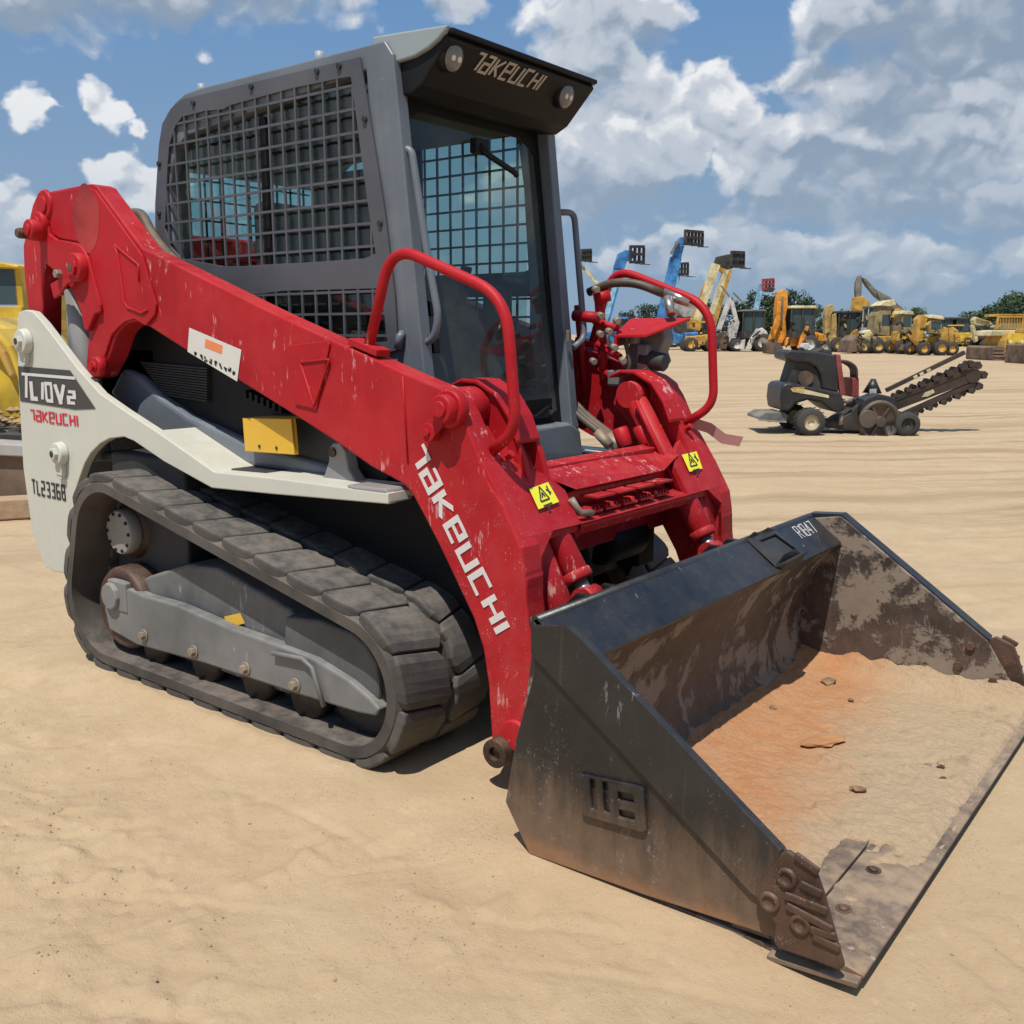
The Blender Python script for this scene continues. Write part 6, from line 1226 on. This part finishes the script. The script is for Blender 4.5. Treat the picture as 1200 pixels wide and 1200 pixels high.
CL.append((g, (1134, 1164, 384, 406), ('ydark','olive','cream')))
g.pl('boom', 'cream', [(1128, 379), (1131, 375), (1146, 380), (1158, 386), (1152, 388), (1140, 385), (1130, 384)], -.3, .3, bevel=.04); g.pl('stick', 'cream', [(1128, 385), (1131, 384), (1137, 402), (1134, 404)], -.25, .25, bevel=.03); g.bar('boom_cylinder', 'ylw', (1132, 377), (1148, 381), 1.5, y=-.4, dep=.12)
g.pl('upper_body', 'ydark', [(1136, 400), (1138, 388), (1164, 386), (1166, 400)], -1.1, 1.1, bevel=.08)
for y in (-1.3, .8): g.pl('crawler_track', 'tyre', [(1134, 406), (1137, 401), (1166, 401), (1168, 406), (1165, 410), (1137, 410)], y, y+.5, bevel=.1)
# hoses, steps, valve blocks and random pieces in mostly dark tones that break up the machines' outlines
def clutter(g, x0, x1, y0, y1, tones, n_=14, seed=0):
    r = random.Random(seed+int(g.px))
    for k in range(n_):
        a = (r.uniform(x0, x1), r.uniform(y0, y1)); yy = r.uniform(-1.25, -.75); mt = r.choice(tones)
        if k % 3 == 0:
            m = MB(); p = [g.loc(a[0], a[1], yy), g.loc(a[0]+r.uniform(-5, 5), a[1]-r.uniform(2, 7), yy-.1), g.loc(a[0]+r.uniform(-8, 8), a[1]+r.uniform(-4, 5), yy)]; m.tube(rounded(p, .4, 4), r.uniform(.03, .07), n=6); m.build('hose', M['ydark'], g.o)
        elif k % 3 == 1: g.bar('bracket', mt, a, (a[0]+r.uniform(-4, 4), a[1]+r.uniform(-6, 6)), r.uniform(1, 2.2), y=yy, dep=r.uniform(.1, .4))
        else: sx, sy = r.uniform(1, 3), r.uniform(1, 3); g.pl('fitting_block', mt, [(a[0], a[1]), (a[0]+sx, a[1]-sy*.2), (a[0]+sx*.9, a[1]-sy), (a[0]+.2, a[1]-sy*.9)], yy, yy+r.uniform(.2, .5), bevel=.03)
RIGS = {}
for g_, box, tn in CL: clutter(g_, *box, tn, n_=16)
# dozer seen from the front, blade frame down
g = Rig('bulldozer', 1168, 424, 52, 'yellow crawler dozer facing the camera with a wire mesh cab guard', 'bulldozer')
g.pl('engine_hood', 'ylw', [(1153, 420), (1154, 402), (1157, 393), (1174, 392), (1177, 402), (1176, 419), (1165, 421)], -1.4, 1.0, bevel=.08); g.pl('nose_cap', 'byellow', [(1155, 400), (1158, 393), (1174, 393), (1176, 400), (1172, 408), (1158, 408)], -1.55, -1.38, bevel=.04)
for px in (1158, 1171): m = MB(); c = g.loc(px, 403.5, -1.56); m.cyl(c, c-FH*.08, .10, n=14, chamfer=.02); m.build('headlamp', M['cream'], g.o)
m = MB(); c = g.loc(1165, 409, -1.5); m.cyl(c, c-FH*.1, .22, n=16); m.build('radiator_fan', M['ydark'], g.o)
g.pl('platform', 'cream', [(1145, 397), (1146, 391), (1158, 390), (1176, 390), (1190, 392), (1191, 397)], -.9, 1.2, bevel=.04); g.pl('hood_plate', 'wht', [(1158, 394), (1159, 391), (1175, 391), (1175, 394)], -1.0, -.9)
gf = g.pl('guard_frame', 'ylw', [(1155, 389), (1156, 374), (1157.5, 373), (1185, 373), (1187, 375), (1187, 389), (1184.5, 389), (1184.5, 376), (1158, 376), (1157.5, 389)], -.2, -.1)
g.pl('mesh_guard', 'olive', [(1157, 389), (1157.5, 375), (1185, 375), (1185, 389)], -.08, -.05, parent=gf)
for k in range(8): g.bar('guard_bar', 'ylw', (1160+k*3.2, 375), (1160+k*3.2, 389), .5, y=-.16, dep=.03, parent=gf)
g.pl('roof', 'ylw', [(1155, 374.5), (1156, 372), (1186, 372), (1188, 374.5)], -.2, 1.2); g.bar('exhaust_pipe', 'ydark', (1190, 376), (1190.5, 398), 1.8, y=-.6, dep=.1); g.bar('handrail', 'ylw', (1148, 391), (1158, 384), .8, y=-.5, dep=.05)
for x0, x1, t in ((1141, 1153, 408), (1177, 1192, 403)):
    c = g.pl('crawler_track', 'rustb', [(x0, 423), (x0, t+2), (x0+2, t), (x1-1, t), (x1, t+2), (x1, 424), (x0+1, 424)], -1.5, 1.6, bevel=.12)
    for k in range(5): g.pl('track_shoe', 'rustb', [(x0-.5, t+2+k*3.9), (x1+.5, t+2+k*3.9), (x1+.5, t+4.6+k*3.9), (x0-.5, t+4.6+k*3.9)], -1.62, -1.48, parent=c)
g = Rig('bulldozer', 1212, 431, 45, 'second yellow dozer cut off by the right edge of the picture', 'bulldozer')
for x0, x1 in ((1193, 1206), (1226, 1239)):
    c = g.pl('crawler_track', 'rustb', [(x0, 430), (x0, 410), (x0+2, 408), (x1-1, 408), (x1, 410), (x1, 431), (x0+1, 431)], -1.5, 1.8, bevel=.12)
    for k in range(5): g.pl('track_shoe', 'rustb', [(x0-.5, 411+k*4.2), (x1+.5, 411+k*4.2), (x1+.5, 413.6+k*4.2), (x0-.5, 413.6+k*4.2)], -1.62, -1.48, parent=c)
g.pl('engine_hood', 'ylw', [(1206, 427), (1206, 398), (1210, 392), (1222, 392), (1226, 398), (1226, 427)], -1.3, 1, bevel=.08); g.pl('platform', 'ylw', [(1194, 396), (1195, 391), (1237, 391), (1238, 396)], -.8, 1.2, bevel=.04); cabin(g, 1203, 1230, 362, 392, 'ylw', 'ylw', 2.5, .8)

# ------------------------------------------------------------------ stand-behind trencher
def tz(x, y): return (880+x/4.444, 390+y/4.444)
TD = 13.7; M['disc'] = surf('scuffed_disc', (.045, .04, .036), .5, dust=.18, rust=.2)
g = Rig('trencher', 940, 504, TD, 'black and red ride-on trencher with a raised toothed digging chain', 'trencher')
g.py = 390.6+CAM.z*FPX/TD
M['tblack'] = surf('trencher_body_plastic', (.012, .013, .016), .42, vary=.15, dust=.07, dust_col=(.30, .25, .20), bump=.05); M['tred'] = surf('trencher_frame_red', (.22, .025, .03), .5, dust=.2); M['rim_c'] = surf('cream_rim', (.50, .43, .28), .5, dust=.2, rust=.2)
M['chain'] = surf('digging_chain_steel', (.035, .026, .022), .55, metal=.3, dust=.12, rust=.3, bump=.2)
A = lambda L_: [tz(*p) for p in L_]
bd = g.pl('engine_cover', 'tblack', A([(108, 330), (112, 268), (126, 250), (160, 246), (410, 295), (428, 330), (440, 372), (410, 400), (375, 385), (320, 345), (250, 332), (190, 350), (155, 392), (118, 384)]), -.38, .38, bevel=.03)
hd = g.pl('hood', 'tblack', A([(130, 128), (130, 95), (150, 82), (300, 92), (385, 108), (400, 160), (412, 300), (325, 280), (316, 215), (292, 172), (255, 150), (190, 146)]), -.30, .30, bevel=.03)
g.pl('hood_inner', 'ydark', A([(160, 250), (188, 144), (260, 150), (316, 200), (330, 285)]), -.24, .24, parent=hd); m = MB(); c = g.loc(*tz(243, 225), -.25); m.cyl(c, c-FH*.02, .10, n=20); m.build('engine_badge', M['rustb'], hd)
q = A([(155, 275), (200, 272), (350, 308), (352, 322), (260, 306), (170, 292)]); g.pl('side_stripe', 'cream', q, -.386, -.381, parent=bd)
m = MB(); p0 = g.loc(*tz(166, 290), -.388); lettering(m, '300', p0, RH, V((0, 0, 1)), .055, sw=1.2, fit=.15); m.build('stripe_lettering', M['byellow'], bd)
g.pl('cap_parcel', 'wht', A([(232, 72), (245, 50), (272, 52), (276, 72), (256, 88)]), -.1, .05, bevel=.01); g.pl('control_top', 'ydark', A([(300, 92), (330, 72), (345, 85), (372, 80), (380, 108)]), -.2, .2, bevel=.01)
g.pl('frame_post', 'tred', A([(383, 104), (408, 108), (446, 305), (420, 318)]), -.30, -.24, bevel=.005); g.pl('frame_post', 'tred', A([(383, 104), (408, 108), (446, 305), (420, 318)]), .22, .28, bevel=.005); g.pl('frame_post', 'tred', A([(488, 225), (522, 225), (528, 320), (492, 322)]), -.2, .2, bevel=.01)
for k in range(3): m = MB(); m.tube(rounded([g.loc(*tz(395, 140), -.2+k*.12), g.loc(*tz(455, 140), -.2+k*.12), g.loc(*tz(505, 170), -.2+k*.1), g.loc(*tz(512, 235), -.18+k*.1)], .12), .022, n=8); m.build('hose', M['hose'], g.o)
pf = g.pl('platform', 'ygrey', A([(4, 430), (8, 418), (40, 398), (140, 396), (160, 415), (150, 442), (60, 446)]), -.32, .32, bevel=.01); g.pl('platform_rim', 'lgrey', A([(6, 432), (150, 440), (150, 448), (10, 440)]), -.34, -.325, parent=pf)
for y in (-.52, .30): g.wheel(880+258/4.444, 72/4.444, y, .22, 'rim_c', py=390+442/4.444); 
for y in (-.46, .26): g.wheel(880+752/4.444, 64/4.444, y, .2, 'ydark', py=390+455/4.444)
g.pl('gearbox', 'ydark', A([(420, 440), (480, 400), (560, 322), (690, 345), (720, 420), (800, 402), (815, 445), (700, 480), (560, 500), (380, 480), (330, 440)]), -.22, .22, bevel=.02)
g.pl('motor_housing', 'tblack', A([(520, 400), (530, 330), (600, 300), (690, 320), (705, 380), (640, 420), (560, 430)]), -.36, -.05, bevel=.02); c = g.loc(*tz(612, 438), -.44); m = MB(); m.lathe(c, FH, [(.03, 0), (.03, .22), (.0, .235), (.0, .275), (.06, .285), (.06, 0)], n=36).cyl(c-FH*.03, c+FH*.05, .07, n=16); m.build('drive_disc', M['disc'], g.o)
for k in range(6): m = MB(); a_ = k*math.pi/3; m.bar(c+FH*.02, c+FH*.02+RH*(.23*math.cos(a_))+V((0, 0, .23*math.sin(a_))), .03, .02, up=FH); m.build('disc_spoke', M['cast'], g.o)
c = g.loc(*tz(545, 425), -.48); m = MB(); m.cyl(c, c+FH*.05, .12, n=24, chamfer=.006); m.build('motor_cap', M['disc'], g.o)
m = MB(); c0 = g.loc(*tz(620, 305), 0); m.cyl(c0, g.loc(*tz(622, 232), 0), .13, .03, n=18); m.build('cone_guard', M['tblack'], g.o); g.pl('small_plate', 'wht', A([(585, 282), (620, 280), (622, 312), (586, 310)]), -.16, -.14)
m = MB(); m.cyl(g.loc(*tz(440, 342), -.25), g.loc(*tz(485, 338), -.25), .035, n=12); m.build('valve', M['fitting'], g.o); m = MB(); m.cyl(g.loc(*tz(430, 400), -.3), g.loc(*tz(430, 460), -.3), .03, n=12); m.build('ram', M['fitting'], g.o)
g.bar('crumber_bar', 'chain', tz(685, 290), tz(1072, 97), 4.4, y=-.05, dep=.06)
for t_ in (.36, .44, .53): a = V((*tz(685, 290), 0)); b = V((*tz(1072, 97), 0)); p = a.lerp(b, t_); g.bar('bar_decal', 'cream', (p.x-2.2, p.y+1.1), (p.x+2.2, p.y-1.1), 3.0, y=-.09, dep=.012)
bm_ = g.bar('digging_boom', 'chain', tz(700, 372), tz(1125, 208), 16, y=0, dep=.10); g.pl('boom_plate', 'cream', A([(870, 325), (885, 302), (925, 285), (935, 300), (900, 322)]), -.06, -.052, parent=bm_)
g.bar('chain_run', 'chain', tz(690, 350), tz(1130, 180), 5, y=0, dep=.12, parent=bm_); g.bar('chain_run', 'chain', tz(700, 455), tz(1140, 255), 5, y=0, dep=.10, parent=bm_); c = g.loc(*tz(1128, 215), -.06); m = MB(); m.cyl(c, c+FH*.12, .11, n=16, chamfer=.01); m.build('boom_sprocket', M['chain'], bm_)
tooth = MB(); tooth.prism([V((-.045, -.06, 0)), V((.05, -.06, 0)), V((.06, -.06, .05)), V((.0, -.06, .095)), V((-.05, -.06, .06))], (0, .12, 0))
t0 = tooth.build('chain_tooth', M['chain']); first = True
def tooth_at(p, ang, f=1.0):
    global first
    o = t0 if first else t0.copy()
    if not first: C.objects.link(o)
    first = False; o.parent = bm_; o.location = p-world_of(bm_); o.rotation_euler = (0, ang, YAW); o.scale = (f, f, f)
for k in range(13): f = k/12; a = V((*tz(700, 340), 0)).lerp(V((*tz(1110, 172), 0)), f); tooth_at(g.loc(a.x, a.y, (-1)**k*.03), -R(22), .65+.35*f)
for k in range(10): f = k/9; a = V((*tz(810, 418), 0)).lerp(V((*tz(1120, 280), 0)), f); tooth_at(g.loc(a.x, a.y, (-1)**k*.03), math.pi-R(22), .65+.2*f)
for an, x, y in ((20, 1145, 175), (70, 1172, 215), (125, 1155, 262), (-10, 1120, 170)): tooth_at(g.loc(*tz(x, y), 0), R(an), .95)

# ------------------------------------------------------------------ yellow loader at the left edge, blade resting on a timber
g = Rig('wheel_loader', -40, 470, 13.5, 'bright yellow loader behind the white rear panel at the left edge', 'wheel loader')
g.py = 390.6+CAM.z*FPX/13.5
def lz(x, y): return (x/10, 290+y/10)
cabp = g.pl('cab', 'byellow', [(-95, 390), (-95, 376), (-20, 375), (10, 376), (14, 362), (34, 362), (60, 362), (60, 390)], -.5, .8, bevel=.02)
g.pl('cab_roof', 'byellow', [(-60, 322), (-8, 326), (8, 316), (16, 312), (28, 312), (62, 318), (62, 322), (12, 321), (-6, 334), (-60, 330)], -.6, .9, bevel=.02, parent=None)
g.pl('cab_post', 'byellow', [(9, 378), (10, 319), (17.5, 320), (17.5, 356), (24, 358), (24, 346), (31, 345), (31, 362), (60, 362), (60, 378)], -.55, -.47, bevel=.008, parent=cabp)
g.pl('cab_post', 'byellow', [(52, 376), (52, 320), (60, 320), (60, 376)], -.5, .8, bevel=.008, parent=cabp); g.pl('cab_pane', 'pane', [(17, 360), (17, 321), (54, 321), (54, 360)], -.50, -.485, parent=cabp); g.pl('cab_pane', 'pane', [(-60, 374), (-58, 332), (9, 326), (9, 374)], -.45, -.44, parent=cabp)
m = MB(); c = g.loc(27, 349, -.57); m.cyl(c, c-FH*.02, .03, n=12); m.build('door_lock', M['ydark'], cabp)
g.pl('chassis', 'byellow', [(-120, 440), (-118, 388), (62, 388), (70, 440)], -.4, .7, bevel=.02); g.pl('under_frame', 'ydark', [(-130, 480), (-120, 436), (66, 436), (70, 480)], -.5, .8)
for x in (-100, 55): g.wheel(x, 42, -.9, .4, 'byellow'); g.wheel(x, 42, .8, .4, 'byellow')
k9 = 8.2
def near_pl(name, mat, pts, D, y1, bevel=.01, par=None):
    m = MB(); base = V((CAM.x, CAM.y, 0))
    P = [base+FH*D+RH*((a-600)/FPX*D)+V((0, 0, CAM.z+(390.6-b)/FPX*D)) for a, b in pts]; m.prism(P, FH*(y1)); return m.build(name, M[mat], par or g.o, bevel=bevel)
near_pl('lift_arm', 'byellow', [(-120, 395), (-60, 375), (-30, 372), (4, 386), (20, 405), (30, 440), (30, 492), (-20, 488), (-50, 470), (-120, 450)], 8.6, 1.2, .03)
near_pl('arm_rib', 'ylw', [(-60, 398), (-30, 385), (0, 394), (12, 412), (20, 440), (16, 444), (6, 420), (-8, 406), (-30, 398), (-60, 410)], 8.52, .08, .02)
bl = near_pl('bucket', 'rustb', [(-200, 520), (34, 534), (36, 590), (38, 606), (-200, 640)], 7.25, .12, .01); near_pl('bucket_edge', 'lgrey', [(-200, 506), (32, 521), (33, 535), (-200, 524)], 7.2, .25, .01, bl)
near_pl('bucket_top', 'ydark', [(-200, 500), (32, 508), (32, 520), (-200, 512)], 7.5, .8, .01, bl)
m, = [MB()]
M['dirty'] = surf('caked_brown_soil', (.34, .20, .08), .95, dust=.5, bump=.6, scale=2)
rr = random.Random(9); base = V((CAM.x, CAM.y, 0)); m = MB()
for k in range(70):
    a = rr.uniform(-60, 32); b = 492+rr.uniform(-14, 16); D = rr.uniform(7.5, 8.2); c = base+FH*D+RH*((a-600)/FPX*D)+V((0, 0, CAM.z+(390.6-b)/FPX*D)); crumb(m, c, rr.uniform(.03, .07))
so3 = m.build('caked_soil', M['dirty'], None, kind='stuff', label='brown soil heaped on the yellow loader bucket at left', cat='soil')
M['wood'] = None; m, n, b = new_mat('weathered_timber'); v = obvec(n); f = n.noise(n.vmul(n('ShaderNodeVectorRotate', {'Vector': v, 'Angle': -YAW+R(6)}, rotation_type='Z_AXIS').outputs[0], (2, 30, 30)), 1, 6, .6)
n.l.new(n.mix(f, (.24, .15, .09, 1), (.52, .37, .23, 1)), b.inputs['Base Color']); b.inputs['Roughness'].default_value = .85; bpn = n('ShaderNodeBump', {'Height': f, 'Strength': .4, 'Distance': .01}); n.l.new(bpn.outputs[0], b.inputs['Normal']); M['wood'] = m
m = MB(); D = 7.05; a = place(-140, D-.25); b_ = place(48, D+.12); m.bar(a+V((0, 0, .085)), b_+V((0, 0, .085)), .20, .15); o = m.build('timber_beam', M['wood'], bevel=.012); props(o, 'weathered square timber beam under the loader bucket at the left edge', 'timber beam')
